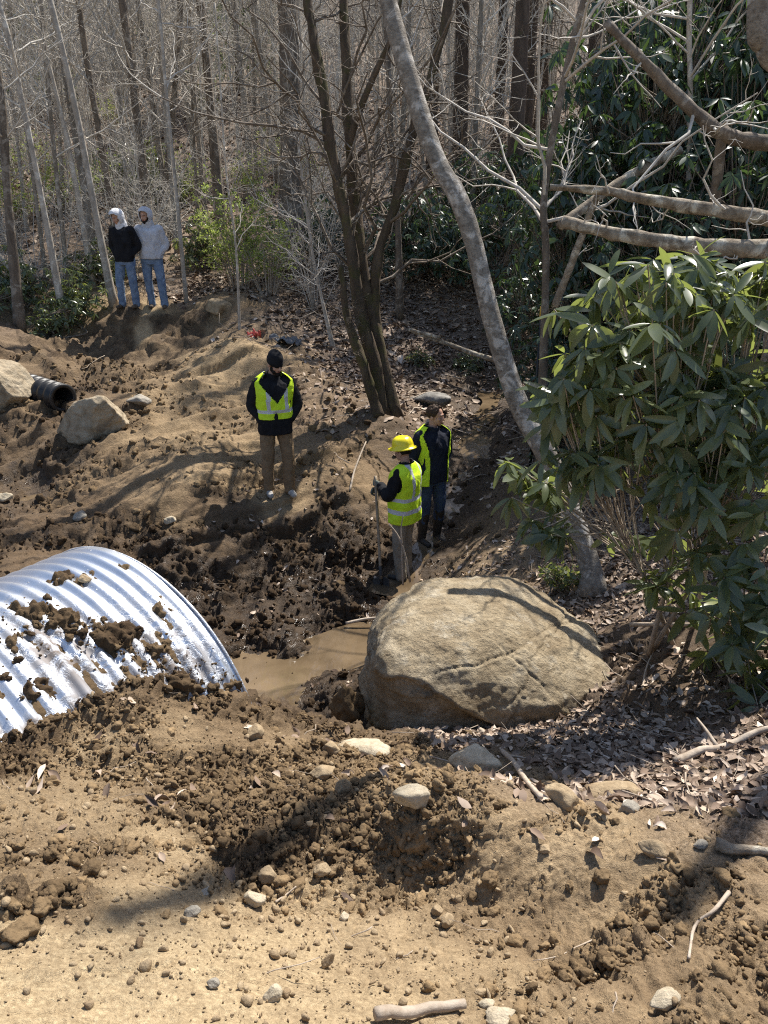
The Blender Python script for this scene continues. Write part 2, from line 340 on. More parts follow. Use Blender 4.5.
# ------------------------------------------------------------------ the lie of the land
# photo x, photo y, height, then wetness (doubles as painted shade on steep faces), litter, rough (clods), pale (dry crust)
G = [
(0,1030,-.10,0,0,.06,1),(200,1030,-.15,0,0,.08,1),(384,1030,-.25,0,0,.2,.8),(560,1030,-.2,0.05,0,.6,.3),(768,1030,-.1,.1,0,.55,.3),
(0,965,-.16,0,0,.10,.9),(120,975,-.2,0,0,.06,1),(200,960,-.25,0,0,.08,1),(280,960,-.38,0,0,.15,.9),(384,950,-.5,0,0,.3,.55),(480,960,-.45,0,0,.4,.5),(600,960,-.38,.12,0,.7,.2),(700,950,-.3,.12,0,.6,.25),
(768,910,-.3,.1,.1,.55,.3),
(40,920,-.25,.3,0,1.0,.2),(130,890,-.36,.05,0,.3,.7),(200,890,-.48,.1,0,.5,.6),(300,900,-.58,0,0,.35,.6),(400,885,-.70,.05,0,.5,.4),(400,866,-.69,.1,0,.7,.3),(490,895,-.64,.15,0,1,.2),(560,905,-.55,.12,0,.8,.2),(640,890,-.48,.1,0,.6,.4),
(0,860,-.36,.25,0,.8,.3),(80,850,-.4,.25,0,.9,.3),(170,835,-.5,.05,0,.4,.6),(250,845,-.55,.35,0,1.0,.1),(330,840,-.58,.2,0,.9,.2),(405,812,-.52,.1,0,.5,.4),(500,835,-.50,0,0,.5,.4),(580,840,-.48,0,.05,.4,.5),(660,845,-.45,.05,.3,.3,.4),(740,840,-.42,.1,.7,.35,.2),
(0,800,-.48,.2,0,.5,.5),(110,800,-.52,.15,0,.5,.5),(200,790,-.62,.25,0,.8,.2),(270,795,-.72,.3,0,.9,.2),
(0,741,-.53,.35,0,.7,.1),(40,730,-.55,.35,0,.7,.1),(90,705,-.58,.35,0,.7,.1),(130,692,-.6,.35,0,.9,.1),(200,704,-.90,.3,0,.9,.1),(246,720,-1.28,.4,0,1,.1),
(100,755,-.62,.15,0,.5,.5),(180,735,-.78,.2,0,.6,.4),(240,755,-.88,.25,0,.9,.2),(300,770,-.98,.2,0,.8,.3),(300,740,-1.25,.35,0,.9,.2),(275,724,-1.42,.4,0,.9,.1),(350,755,-1.15,.2,0,.6,.3),(400,768,-1.05,.15,0,.4,.4),(400,750,-1.38,.4,0,.5,.2),
(470,745,-1.4,.2,.5,.3,.2),(480,775,-.95,.05,.1,.3,.4),(560,795,-.75,.1,.6,.3,.3),(620,800,-.72,.1,.9,.3,.2),(700,800,-.62,.1,1,.3,.1),(768,790,-.52,.1,1,.3,.1),
(440,733,-1.75,.5,.3,.3,.1),(500,735,-1.66,.3,.9,.3,.1),(560,735,-1.42,.3,.9,.3,0),(620,755,-1.10,.2,1,.3,0),(600,718,-1.5,.4,.7,.4,0),
(640,700,-1.32,.55,.3,.5,0),(680,715,-1.15,.5,.5,.4,0),(740,735,-.88,.3,.9,.3,0),(768,700,-.85,.4,.6,.3,0),(700,650,-1.15,.6,.2,.6,0),(640,650,-1.4,.55,.3,.6,0),(700,600,-1.2,.35,.9,.3,0),(768,620,-.9,.4,.8,.3,0),(660,560,-1.3,.2,1,.2,.1),(650,520,-1.2,.2,1,.2,.1),(560,600,-1.55,.2,.5,.4,.3),(600,592,-1.46,.3,.8,.3,.1),
# the stream and its banks
(345,690,-2.1,.8,0,.9,0),(290,690,-2.33,1,0,.6,0),(350,645,-2.38,1,0,.2,0),(262,675,-2.36,1,0,.2,0),(240,645,-2.2,1,0,.9,0),
(200,605,-2.1,.75,0,1,0),(160,565,-1.82,.7,0,1,0),(100,545,-1.62,.5,0,.9,0),(30,555,-1.58,.5,0,.9,0),(285,635,-2.2,1,0,.9,0),(330,610,-2.2,1,0,.8,0),(345,585,-2.02,.6,0,.9,0),(375,590,-2.3,1,0,.2,0),
(360,560,-2.08,.8,0,1,0),(300,575,-2.06,.9,0,1,0),(250,590,-2.08,.8,0,1,0),(300,530,-1.82,.6,0,1,.05),(250,535,-1.8,.6,0,.9,.05),(200,525,-1.6,.5,0,.9,.05),(280,493,-1.58,.15,0,.5,.4),  # extra wetness paints the shade of the steep bank over its mud
(350,525,-1.82,.55,0,1,.1),(365,490,-1.62,.25,0,.7,.2),(372,455,-1.42,.3,.1,.6,.1),(390,420,-1.14,.5,.4,.3,0),(340,425,-1.16,.25,.4,.4,.1),(320,460,-1.36,.2,.1,.5,.2),
(405,577,-2.28,.9,0,.3,0),(430,540,-2.12,.9,0,.3,0),(442,510,-2.02,.9,.05,.3,0),(452,480,-1.8,.8,.15,.35,0),(472,450,-1.66,.9,.1,.3,0),(490,410,-1.5,.8,.2,.3,0),(500,385,-1.36,.6,.4,.3,0),
(450,572,-1.98,.35,.2,.4,.2),(480,562,-1.76,.15,.3,.4,.4),(500,530,-1.64,.3,.3,.4,.2),(525,500,-1.5,.3,.5,.3,.1),(535,450,-1.36,.4,.6,.3,0),(420,400,-1.2,.3,.7,.3,0),
# spoil heap at the back
(100,485,-1.45,.3,0,.6,.2),(0,490,-1.55,.6,0,.5,.1),(40,488,-1.6,.8,0,.15,.2),(0,525,-1.55,.6,0,.9,0),(60,525,-1.55,.5,0,.9,0),(150,505,-1.45,.25,0,.4,.25),(200,475,-1.3,.1,0,.25,.4),(160,440,-1.15,.15,0,.5,.4),(240,435,-1.2,.15,0,.5,.35),
(95,425,-1.08,.5,0,.8,.1),(50,410,-.92,.5,0,.9,.05),(10,405,-.85,.3,0,.6,.2),(0,440,-1.2,.45,0,.9,.05),(60,450,-1.22,.45,0,.9,.05),(200,395,-.9,.1,0,.6,.4),(240,385,-.92,.1,0,.6,.5),
(150,370,-.84,.35,0,1,.25),(100,350,-.76,.45,0,1,.3),(40,350,-.76,.4,0,1,.3),(180,335,-.6,.5,0,1,.2),(120,322,-.38,.5,0,1,.1),(150,310,-.19,0,0,.3,.6),(90,306,-.15,.05,.1,.4,.5),(40,318,-.36,.2,.3,.6,.2),(0,330,-.34,.3,.5,.5,.1),(228,310,-.2,.1,0,.8,.3),(240,345,-.42,.1,0,.6,.5),(275,345,-.6,.2,.2,.4,.3),(300,390,-.98,.25,.4,.4,.2),  # wetness raised on the steep heap face to paint its shade
# leaf-strewn flat beyond the stream
(270,315,-.3,.1,.7,.2,.1),(350,370,-1.0,.1,1,.2,.1),(340,330,-.6,.05,1,.15,.2),(420,355,-1.0,.1,1,.2,.1),(440,320,-.55,.05,1,.15,.1),(485,360,-1.15,.2,.9,.2,.1),(380,305,-.3,.1,1,.15,.1),(460,300,-.2,.2,1,.15,0),
(560,400,-1.0,.3,.9,.2,0),(600,330,-.3,.3,1,.2,0),(700,400,-.5,.3,1,.2,0),(768,450,-.5,.3,1,.2,0),
]
# x, y, z in metres, then the same four values: what the photo does not show, the road underfoot, the hillside
W = [
(0.15,4.7,-1.95,.6,.2,.4,0),(0.6,5.2,-2.1,.6,.2,.4,0),(1.0,5.4,-1.85,.4,.4,.4,0),(-1.6,4.2,-2.38,1,0,.2,0),(-1.0,4.9,-2.38,1,0,.1,0),(-.4,4.75,-2.3,1,0,.1,0),(-.75,4.3,-1.85,.8,0,.5,0),(-2.3,4.0,-2.1,.5,0,.5,0),(-2.8,3.2,-1.3,.5,0,.6,0),(-3.4,2.2,-.7,.4,0,.6,.1),(-2.6,5.4,-1.75,.5,0,.8,0),
(-4,15.8,.0,.1,.8,.2,.1),(-8,16,.35,.1,1,.2,.1),(0,18.5,.25,.1,1,.2,0),(4,17,.3,.2,1,.2,0),(8,14,.8,.2,1,.2,0),(8,9,.4,.2,1,.2,0),(5,6,-.55,.3,1,.2,0),(-8,10,0,.2,.6,.3,.1),(-6,6.5,-.9,.3,.1,.6,.1),(-9,3.5,-.1,.2,.5,.3,.2),(3.4,3.4,-.35,.2,.9,.3,0),(5,2,0,.1,.8,.2,.1),
(0,.2,0,0,0,.05,1),(-3,.2,0,0,0,.05,1),(3,.4,0,0,0,.2,.6),(0,-4,0,0,0,.05,1),(-8,-3,0,0,0,.05,1),(8,-3,.05,0,.2,.1,.8),(-20,-12,0,0,.8,.1,.2),(20,-12,0,0,.8,.1,.2),(0,-30,1,0,1,.1,0),(-40,-30,2,0,1,.1,0),(40,-30,2,0,1,.1,0),(-20,4,1,.1,1,.2,0),(20,5,2,.1,1,.2,0),(-40,8,4,0,1,.2,0),(40,8,6,0,1,.2,0),
]
def hill(x, y):
    d = np.clip(y-21, 0, None)
    return 1.35+0.235*d+0.0065*np.minimum(d, 54)**2+np.clip(d-54, 0, None)*0.55+0.02*x*np.sin(x*.11)
for yy in (21, 25, 30, 38, 48, 60, 80, 110, 150):
    for xx in np.linspace(-0.75, 0.75, 7)*max(yy, 26):
        W.append((xx, yy+1.5*math.sin(xx*.7+yy), float(hill(xx, yy)), .05, 1, .2, 0))
rows = [tuple(at(g[0], g[1], g[2]))+tuple(g[3:]) for g in G]+W
CT = np.array(rows, dtype=np.float64)
def _tps(r2): return 0.5*r2*np.log(np.maximum(r2, 1e-12))
_X = CT[:, :2]; _n = len(_X)
_K = _tps(((_X[:, None]-_X[None])**2).sum(-1))+np.eye(_n)*0.004
_A = np.zeros((_n+3, _n+3)); _A[:_n, :_n] = _K; _A[:_n, _n] = 1; _A[:_n, _n+1:] = _X; _A[_n:, :_n] = _A[:_n, _n:].T
_W = np.linalg.solve(_A, np.concatenate([CT[:, 2], [0, 0, 0]]))
def base_z(xy):
    xy = np.asarray(xy, dtype=np.float64).reshape(-1, 2); out = np.empty(len(xy))
    for i in range(0, len(xy), 20000):
        q = xy[i:i+20000]; r2 = ((q[:, None]-_X[None])**2).sum(-1)
        out[i:i+20000] = _tps(r2)@_W[:_n]+_W[_n]+q@_W[_n+1:]
    return out
def zones(xy):
    xy = np.asarray(xy, dtype=np.float64).reshape(-1, 2)
    wob = np.stack([fbm(xy*2.1, 3, 5), fbm(xy*2.1+9, 3, 8)], -1)*(0.05+0.02*np.linalg.norm(xy, axis=1))[:, None]
    q = xy+wob; out = np.empty((len(xy), 4))
    for i in range(0, len(xy), 20000):
        r2 = ((q[i:i+20000, None]-_X[None])**2).sum(-1)
        wgt = 1/(r2*r2+1e-5); out[i:i+20000] = wgt@CT[:, 3:]/wgt.sum(1, keepdims=True)
    return out
def dug_zone(xy, zn):
    """bands of broken clods between smooth, bucket-pressed plates"""
    u = np.stack([xy@np.array([.90, .43])*1.1, xy@np.array([-.43, .90])*3.0], -1)
    p = sstep(-0.38, 0.18, fbm(u, 4, 37, 0.55)+0.55*(zn[:, 2]-.62))
    return zn[:, 2]*(0.27+0.73*p)
def relief(xy, zn, bz):
    """clods, furrows and crumbs on top of the smooth land"""
    ro = dug_zone(xy, zn); far = np.linalg.norm(xy, axis=1)
    s2 = xy+np.stack([0*bz, 1.1*bz], -1)                     # measured along the slope, so banks are not stretched
    w1 = np.stack([fbm(s2*3, 3, 21), fbm(s2*3+5, 3, 22)], -1)*0.16
    q = s2+w1; q2 = q+0.05*np.stack([fbm(s2*14, 3, 24), fbm(s2*14+5, 3, 25)], -1); q3 = q2+0.018*np.stack([fbm(s2*40, 2, 26), fbm(s2*40+5, 2, 27)], -1)
    z = fbm(xy*0.8, 4, 31)*(0.03+0.06*ro)
    nf = 0.5+0.5*sstep(2.4, 4.5, far)
    z += ro*(nf*bumps(q*2.4, 41)*0.10+nf*bumps(q2*6, 44)*0.085+bumps(q3*14, 47)*0.055-0.05)
    m2 = np.clip(ro*1.15+0.10+0.22*fbm(s2*3, 3, 51), 0.03, 1)
    z += m2*(bumps(q3*31, 54)*0.028+bumps(q3*64, 57)*0.014)*sstep(14, 6, far)
    z += fbm(q*7, 6, 61, 0.62)*0.010*(0.25+ro)
    s = np.stack([xy@np.array([0.80, 0.60])*0.45, xy@np.array([-0.60, 0.80])*5.0], -1)
    scrape = sstep(6.5, 7.6, xy[:, 1])*sstep(13.5, 11.5, xy[:, 1])*sstep(0.2, -0.8, xy[:, 0])
    z += scrape*fbm(s, 4, 71, 0.6)*0.06+ro*sstep(9, 12, far)*sstep(16, 14.5, far)*(bumps(xy*1.3+.5*w1, 83)-.1)*0.25
    s = np.stack([xy@np.array([0.93, 0.36])*1.3, xy@np.array([-0.36, 0.93])*9.0], -1)
    z += sstep(4.4, 3.6, xy[:, 1])*fbm(s, 4, 74, 0.6)*0.012*(1-zn[:, 1])
    cr = np.abs(fbm(xy*2.6+w1, 3, 81)); z -= 0.022*sstep(0.07, 0.0, cr)*sstep(4.5, 2.5, far)*(0.3+ro)
    return z
def ground_z(xy):
    xy = np.asarray(xy, dtype=np.float64).reshape(-1, 2)
    b = base_z(xy); return b+relief(xy, zones(xy), b)
def gz(x, y): return float(ground_z([[x, y]])[0])
def hit(px, py, rmax=60.0):
    """where the line of sight through a place in the photo meets the ground"""
    d = ray(px, py); tt = np.geomspace(1.0, rmax, 500)/math.hypot(d[0], d[1])
    P = ORG+tt[:, None]*d; below = P[:, 2] < ground_z(P[:, :2])
    i = int(np.argmax(below)) if below.any() else len(tt)-1
    a, b = tt[max(i-1, 0)], tt[i]
    for _ in range(8):
        c = (a+b)/2; Q = ORG+c*d
        if Q[2] < gz(Q[0], Q[1]): b = c
        else: a = c
    return ORG+b*d
def build_ground():
    r = np.concatenate([np.linspace(0.15, 0.85, 12, endpoint=False), np.geomspace(0.85, 22, 930, endpoint=False), np.geomspace(22, 220, 90)])
    fine = np.linspace(-0.74, 0.74, 500); side = np.linspace(0.74, 2*math.pi-0.74, 130)[1:-1]
    ph = np.concatenate([fine, side])
    nr, na = len(r), len(ph)
    xy = np.stack([r[:, None]*np.sin(ph), r[:, None]*np.cos(ph)], -1).reshape(-1, 2)
    zn = zones(xy); bz = base_z(xy); z = relief(xy, zn, bz)
    B = np.concatenate([xy, bz[:, None]], 1).reshape(nr, na, 3)
    nm = unit(np.cross(np.roll(B, -1, 1)-np.roll(B, 1, 1), np.gradient(B, axis=0))); nm *= np.sign(nm[..., 2:3])
    V = (B+nm*z.reshape(nr, na, 1)).reshape(-1, 3)
    idx = np.arange(nr*na).reshape(nr, na)
    q = np.stack([idx[:-1], idx[1:], np.roll(idx[1:], -1, 1), np.roll(idx[:-1], -1, 1)], -1).reshape(-1, 4)
    me = mesh_of('ground', V, [q, idx[0][None, :]], {'wet': zn[:, 0], 'litter': zn[:, 1], 'pale': zn[:, 3], 'dug': np.clip((dug_zone(xy, zn)-.22)*2.0, 0, 1)*np.clip(.30+2.0*zn[:, 0], 0, 1)*(1-.3*zn[:, 3])})
    tag(link('ground', me, M['soil']), kind='structure')
build_ground()

# water: the brown pool at the pipe mouth, the puddle on the far side, the trickle up the cut
def water_sheet(name, cx, cy, rx, ry, z, rot=0.0, seed=1):
    n, k = 64, 10
    a = np.linspace(0, 2*np.pi, n, endpoint=False); rr = 1+0.14*np.sin(2*a+seed)+0.08*np.sin(5*a+2*seed)
    V = [[cx, cy, z]]
    for j in range(1, k+1):
        x, y = np.cos(a)*rr*rx*j/k, np.sin(a)*rr*ry*j/k
        V += list(np.stack([cx+x*math.cos(rot)-y*math.sin(rot), cy+x*math.sin(rot)+y*math.cos(rot), np.full(n, z)], -1))
    F3 = [(0, 1+i, 1+(i+1) % n) for i in range(n)]; F4 = []
    for j in range(k-1):
        o = 1+j*n
        F4 += [(o+i, o+n+i, o+n+(i+1) % n, o+(i+1) % n) for i in range(n)]
    tag(link(name, mesh_of(name, V, [np.array(F3), np.array(F4)]), M['muddy_water']), kind='structure')
water_sheet('water', -0.55, 5.40, 1.05, 1.4, -2.275, 0.0, 1)
def trickle():
    c = np.array([hit(a, b)[:2] for a, b in [(392, 600), (412, 572), (428, 546), (441, 515), (452, 485), (470, 452), (488, 415), (500, 392)]])
    q = spline(c, 60); t_ = unit(np.gradient(q, axis=0)); s_ = np.stack([t_[:, 1], -t_[:, 0]], -1); wd = .26+.12*vnoise(np.arange(60)[:, None]*np.array([.31, 0]), 6)
    u = np.linspace(-1, 1, 7); xy = q[:, None]+s_[:, None]*(u[None, :, None]*wd[:, None, None]); zc = np.interp(np.arange(60), np.arange(60), base_z(q)); zc = np.convolve(np.pad(zc, 4, 'edge'), np.ones(9)/9, 'valid')+.012
    V = np.concatenate([xy, np.repeat(zc[:, None], 7, 1)[..., None]], -1).reshape(-1, 3); i = np.arange(420).reshape(60, 7); F = np.stack([i[:-1, :-1], i[:-1, 1:], i[1:, 1:], i[1:, :-1]], -1).reshape(-1, 4)
    tag(link('water', mesh_of('water', V, [F]), M['muddy_water']), kind='structure')
trickle()
pd = at(32, 487, -1.575); water_sheet('water', pd[0], pd[1], 0.75, 0.45, -1.60, 0.2, 2)

# ------------------------------------------------------------------ rocks and clods
def ico(sub):
    import bmesh
    bm = bmesh.new(); bmesh.ops.create_icosphere(bm, subdivisions=sub, radius=1.0)
    V = np.array([v.co[:] for v in bm.verts]); F = np.array([[v.index for v in f.verts] for f in bm.faces]); bm.free()
    return V, F
ICO = {s: ico(s) for s in (1, 2, 3, 4, 6, 7)}
def convex(U, planes, p=14.0, R=9.0):
    """radius along unit directions U of a rounded solid bounded by planes (n, d)"""
    acc = np.full(len(U), (1/R)**p)
    for n, d in planes:
        c = np.clip(U@unit(np.asarray(n, dtype=float))/d, 0, None); acc += c**p
    return acc**(-1/p)
def rock_shape(sub, seed, planes=9, keep=0.72, rough=0.07, p=26.0):
    """a lump bounded by random fracture planes, softened and roughened"""
    U, F = ICO[sub]; g = rng(seed); d = unit(g.normal(size=(planes, 3)))
    r = convex(U, [(n, keep+g.uniform(-.14, .22)) for n in d], p, 1.0)
    V = U*r[:, None]
    V = V*(1+rough*fbm(V*2.2+seed, 4, seed % 97)+rough*0.6*vnoise(V*8+seed, seed % 89))[:, None]
    return V, F
def place_rock(name, px, py, wpx, hratio, mat, label, cat='stone', seed=1, depth=0.8, yaw=0.0, tilt=(0, 0), sink=0.25, planes=9, keep=0.70, P=None, sub=4, group=None):
    P = hit(px, py) if P is None else np.asarray(P, dtype=float)
    wd = wpx/px_m(P)/2
    V, F = rock_shape(sub, seed, planes, keep-.05, 0.2 if mat == 'clod_soil' else 0.06, 44.0)
    V = V/np.abs(V).max(0)*np.array([wd, wd*depth, wd*hratio])
    o = link(name, mesh_of(name, V, [F]), M[mat])
    o.location = (P[0], P[1], P[2]+wd*hratio*(1-2*sink)); o.rotation_euler = (tilt[0], tilt[1], yaw)
    return tag(o, label, cat, group)

# ------------------------------------------------------------------ the big boulder
def big_boulder():
    U, F = ICO[7]
    pl = [((-.98, -.12, .12), .95), ((-.5, .1, .86), .83), ((.46, -.04, .89), .585), ((.78, -.1, .62), .83), ((-.02, .05, 1), .60),
          ((-.06, -.38, .92), .63), ((.34, -.45, .80), .62), ((-.05, -.84, .54), .66), ((.0, -.97, -.2), .66), ((-.6, -.8, -.05), .88), ((.5, -.86, .05), .84), ((0, 1, .15), .8), ((.7, .7, .1), .95), ((-.6, .8, .1), .95), ((0, 0, -1), .8), ((1, 0, .1), 1.12)]
    r = convex(U, pl, 13.0, 1.7); V = U*r[:, None]
    q = V*np.array([1, 1, 1.8])
    V = V*(1+0.03*fbm(q*1.6+3, 4, 11, 0.5)-0.05*np.abs(vnoise(q*1.5+2, 12))-0.03*np.abs(vnoise(V*3.1+5, 13))-0.014*np.abs(fbm(V*7+1, 3, 14))+0.008*fbm(V*16, 4, 15, 0.65))[:, None]+0.0
    # a stepped ledge across the face and long cracks along the bedding
    led = V[:, 2]-(0.06-0.32*V[:, 0]-0.10*np.sin(V[:, 0]*5+1)+0.05*fbm(V*3, 3, 19))
    front = sstep(0.1, -0.3, V[:, 1])
    V[:, 1] += front*(0.05*sstep(0.03, -0.06, led)*sstep(-0.5, -0.1, led))
    V[:, 1] -= front*0.03*np.exp(-(led/0.05)**2)
    bed = V@unit(np.array([-0.25, -0.35, 0.9]))+0.04*fbm(V*2.5, 3, 23)
    cr = np.abs(((bed*3.1) % 1.0)-0.5)
    V *= (1-0.014*sstep(0.05, 0.0, cr)*sstep(-0.2, 0.4, fbm(V*1.7+8, 3, 27)))[:, None]
    for n_, d_, seed_, wd_, dp_ in (((.62, .15, .77), .30, 41, .012, .018), ((-.35, .5, .6), .12, 42, .013, .022), ((.85, -.45, -.2), .28, 43, .012, .018), ((-.2, -.3, .93), .30, 44, .012, .010)):
        dd = V@unit(np.array(n_))-d_+.07*fbm(V*1.6, 3, seed_)+.012*fbm(V*12, 2, seed_+1)
        V = V*(1-dp_*np.exp(-(dd/wd_)**2)*sstep(-.25, .3, fbm(V*1.3+seed_, 2, seed_)))[:, None]
        V = V*(1-.012*(dd > 0)*np.exp(-np.clip(dd, 0, 9)/.25))[:, None]
    damp = sstep(-0.33, -0.47, V[:, 2]+0.05*fbm(V*4, 3, 29)-0.05*V[:, 0])*sstep(0.0, -0.3, V[:, 1])
    moss = sstep(-0.35, -0.75, V[:, 0])*sstep(0.1, -0.35, V[:, 2])*sstep(0, -.3, V[:, 1])
    o = link('boulder', mesh_of('boulder', V, [F], {'damp': damp, 'moss': moss}), M['boulder_stone'])
    o.location = (0.82, 4.98, -1.72); o.scale = (1.03, 1, 1)
    tag(o, 'huge rounded grey-tan boulder beside the muddy pool, taller than any other rock', 'boulder')
big_boulder()

# ------------------------------------------------------------------ corrugated steel culvert
def culvert():
    C = np.array([-1.60, 4.16, -1.365]); R, th = 1.07, 1.0
    ax = np.array([math.cos(th), math.sin(th), 0]); nn = np.array([math.sin(th), -math.cos(th), 0]); up = np.array([0, 0, 1])
    pitch, amp, per = 0.092, 0.0125, 14
    n = int(6.4/pitch*per); s = -np.arange(n+1)/per*pitch; k = 160
    ph = np.linspace(0, 2*np.pi, k, endpoint=False)
    S, PH = np.meshgrid(s, ph, indexing='ij')
    wave = np.cos(2*np.pi*(S/pitch+0.35+PH/(2*np.pi)*1.0))
    fade = sstep(0.0, -0.10, S)
    rad = R+amp*np.sign(wave)*np.abs(wave)**0.8*fade
    rad = rad+0.012*fbm(np.stack([S*1.1, np.cos(PH)*1.5, np.sin(PH)*1.5], -1), 3, 5)
    def ring(rr): return C+S[..., None]*ax+rr[..., None]*(np.sin(PH)[..., None]*nn+np.cos(PH)[..., None]*up)
    Vo = ring(rad).reshape(-1, 3); Vi = ring(rad-0.006).reshape(-1, 3)
    idx = np.arange((n+1)*k).reshape(n+1, k)
    q = np.stack([idx[:-1], np.roll(idx[:-1], -1, 1), np.roll(idx[1:], -1, 1), idx[1:]], -1).reshape(-1, 4)
    lip = np.stack([idx[0], idx[0]+len(Vo), np.roll(idx[0], -1)+len(Vo), np.roll(idx[0], -1)], -1)
    # mud smeared on: along the buried flank, in patches near the mouth
    g = ground_z(Vo[:, :2]); dz = Vo[:, 2]-g
    sf, pf = S.ravel(), PH.ravel()
    mud = np.clip(sstep(0.09, 0.01, dz)*0.9, 0, 1)
    mud = np.maximum(mud, 0.85*np.exp(-((sf+0.30)/0.26)**2)*np.exp(-((pf-0.85)/0.42)**2))
    mud = np.maximum(mud, 0.9*np.exp(-((sf+0.74)/0.22)**2)*np.exp(-((pf-0.45)/0.40)**2))
    root = empty('culvert_pipe', C+ax*-3.0)
    off = np.array(root.location)
    sh = mesh_of('shell', np.concatenate([Vo, Vi])-off, [q, q[:, ::-1]+len(Vo), lip], {'mud': np.concatenate([mud, mud])})
    link('shell', sh, M['galvanised_steel'], root)
    P = C+np.sin(ph)[:, None]*nn*(R+.002)+np.cos(ph)[:, None]*up*(R+.002)+ax*0.004-off
    P = np.concatenate([P, P[:1]]); V, F = tubes(P[None], np.full((1, k+1), 0.009), 6)
    link('rim', mesh_of('rim', V, F, {'mud': np.full(len(V), 0.35)}), M['galvanised_steel'], root)
    tag(root, 'large shiny corrugated steel culvert pipe half buried in dirt, caked with mud', 'pipe')
    return C, R, ax, nn, up
PIPE = culvert()

# ------------------------------------------------------------------ the far rocks and the plastic drain
def side_boulder(name, px0, px1, pyb, hr, seed, label, mat, depth=0.8, yaw=0, tilt=(0, 0), planes=11, sink=0.3, sub=6):
    P = hit((px0+px1)/2, pyb)
    return place_rock(name, 0, 0, px1-px0, hr, mat, label, 'boulder', seed, depth, yaw, tilt, sink, planes, 0.66, P, sub)
side_boulder('boulder', 58, 136, 436, 0.74, 44, 'pale weathered boulder beside the mouth of the black plastic pipe', 'weathered_stone', 0.6, 0.35, (0.45, -0.25), 8, 0.15)
side_boulder('boulder', -30, 37, 398, 0.72, 19, 'tan boulder at the back end of the black plastic pipe', 'weathered_stone', 0.9, 0.5, (0.1, 0.2), 10, 0.25)
side_boulder('boulder', 126, 152, 402, 0.5, 23, 'dark low rock just behind the pale weathered boulder on the spoil slope', 'grey_stone', 0.8, 0.2, (0, 0.1), 9, 0.4, 4)
side_boulder('boulder', 408, 452, 405, 0.42, 31, 'flat dark-sided slab rock lying on the leaves behind the bareheaded man', 'dark_stone', 0.75, -0.25, (0.05, -0.1), 7, 0.2, 4)
side_boulder('boulder', 206, 234, 311, 0.55, 37, 'brown rock on the crest of the spoil heap beside the hooded pair', 'tan_stone', 0.9, 0.4, (0.1, 0.2), 9, 0.3, 4)
def drain_pipe():
    A = at_y(33, 387, 10.55); B = at_y(63, 396, 10.05)
    A[2] -= 0.02; B[2] -= 0.03
    d = unit(B-A); Lg = np.linalg.norm(B-A); A = A-d*0.35; Lg += 0.35; R = 0.17
    n = 12*7; s = np.linspace(0, Lg, n+1)
    w_ = np.cos(s/Lg*7*2*np.pi); rad = R+0.022*np.sign(w_)*np.abs(w_)**0.45
    prof = [(ss, rr) for ss, rr in zip(s, rad)]+[(ss, rr-0.028) for ss, rr in zip(s[::-1], np.full(n+1, R))]
    k = 40; a = np.arange(k)/k*2*np.pi; u = unit(np.cross(d, [0, 0, 1])); v = np.cross(u, d)
    V = np.array([[ss*d+rr*(math.cos(x)*u+math.sin(x)*v) for x in a] for ss, rr in prof])
    idx = np.arange(len(prof)*k).reshape(len(prof), k)
    q = np.stack([idx, np.roll(idx, -1, 1), np.roll(np.roll(idx, -1, 1), -1, 0), np.roll(idx, -1, 0)], -1).reshape(-1, 4)
    o = link('drain_pipe', mesh_of('drain_pipe', V.reshape(-1, 3), [q]), M['black_plastic']); o.location = A
    tag(o, 'short black ribbed plastic drain pipe lying between two pale boulders', 'pipe')
drain_pipe()

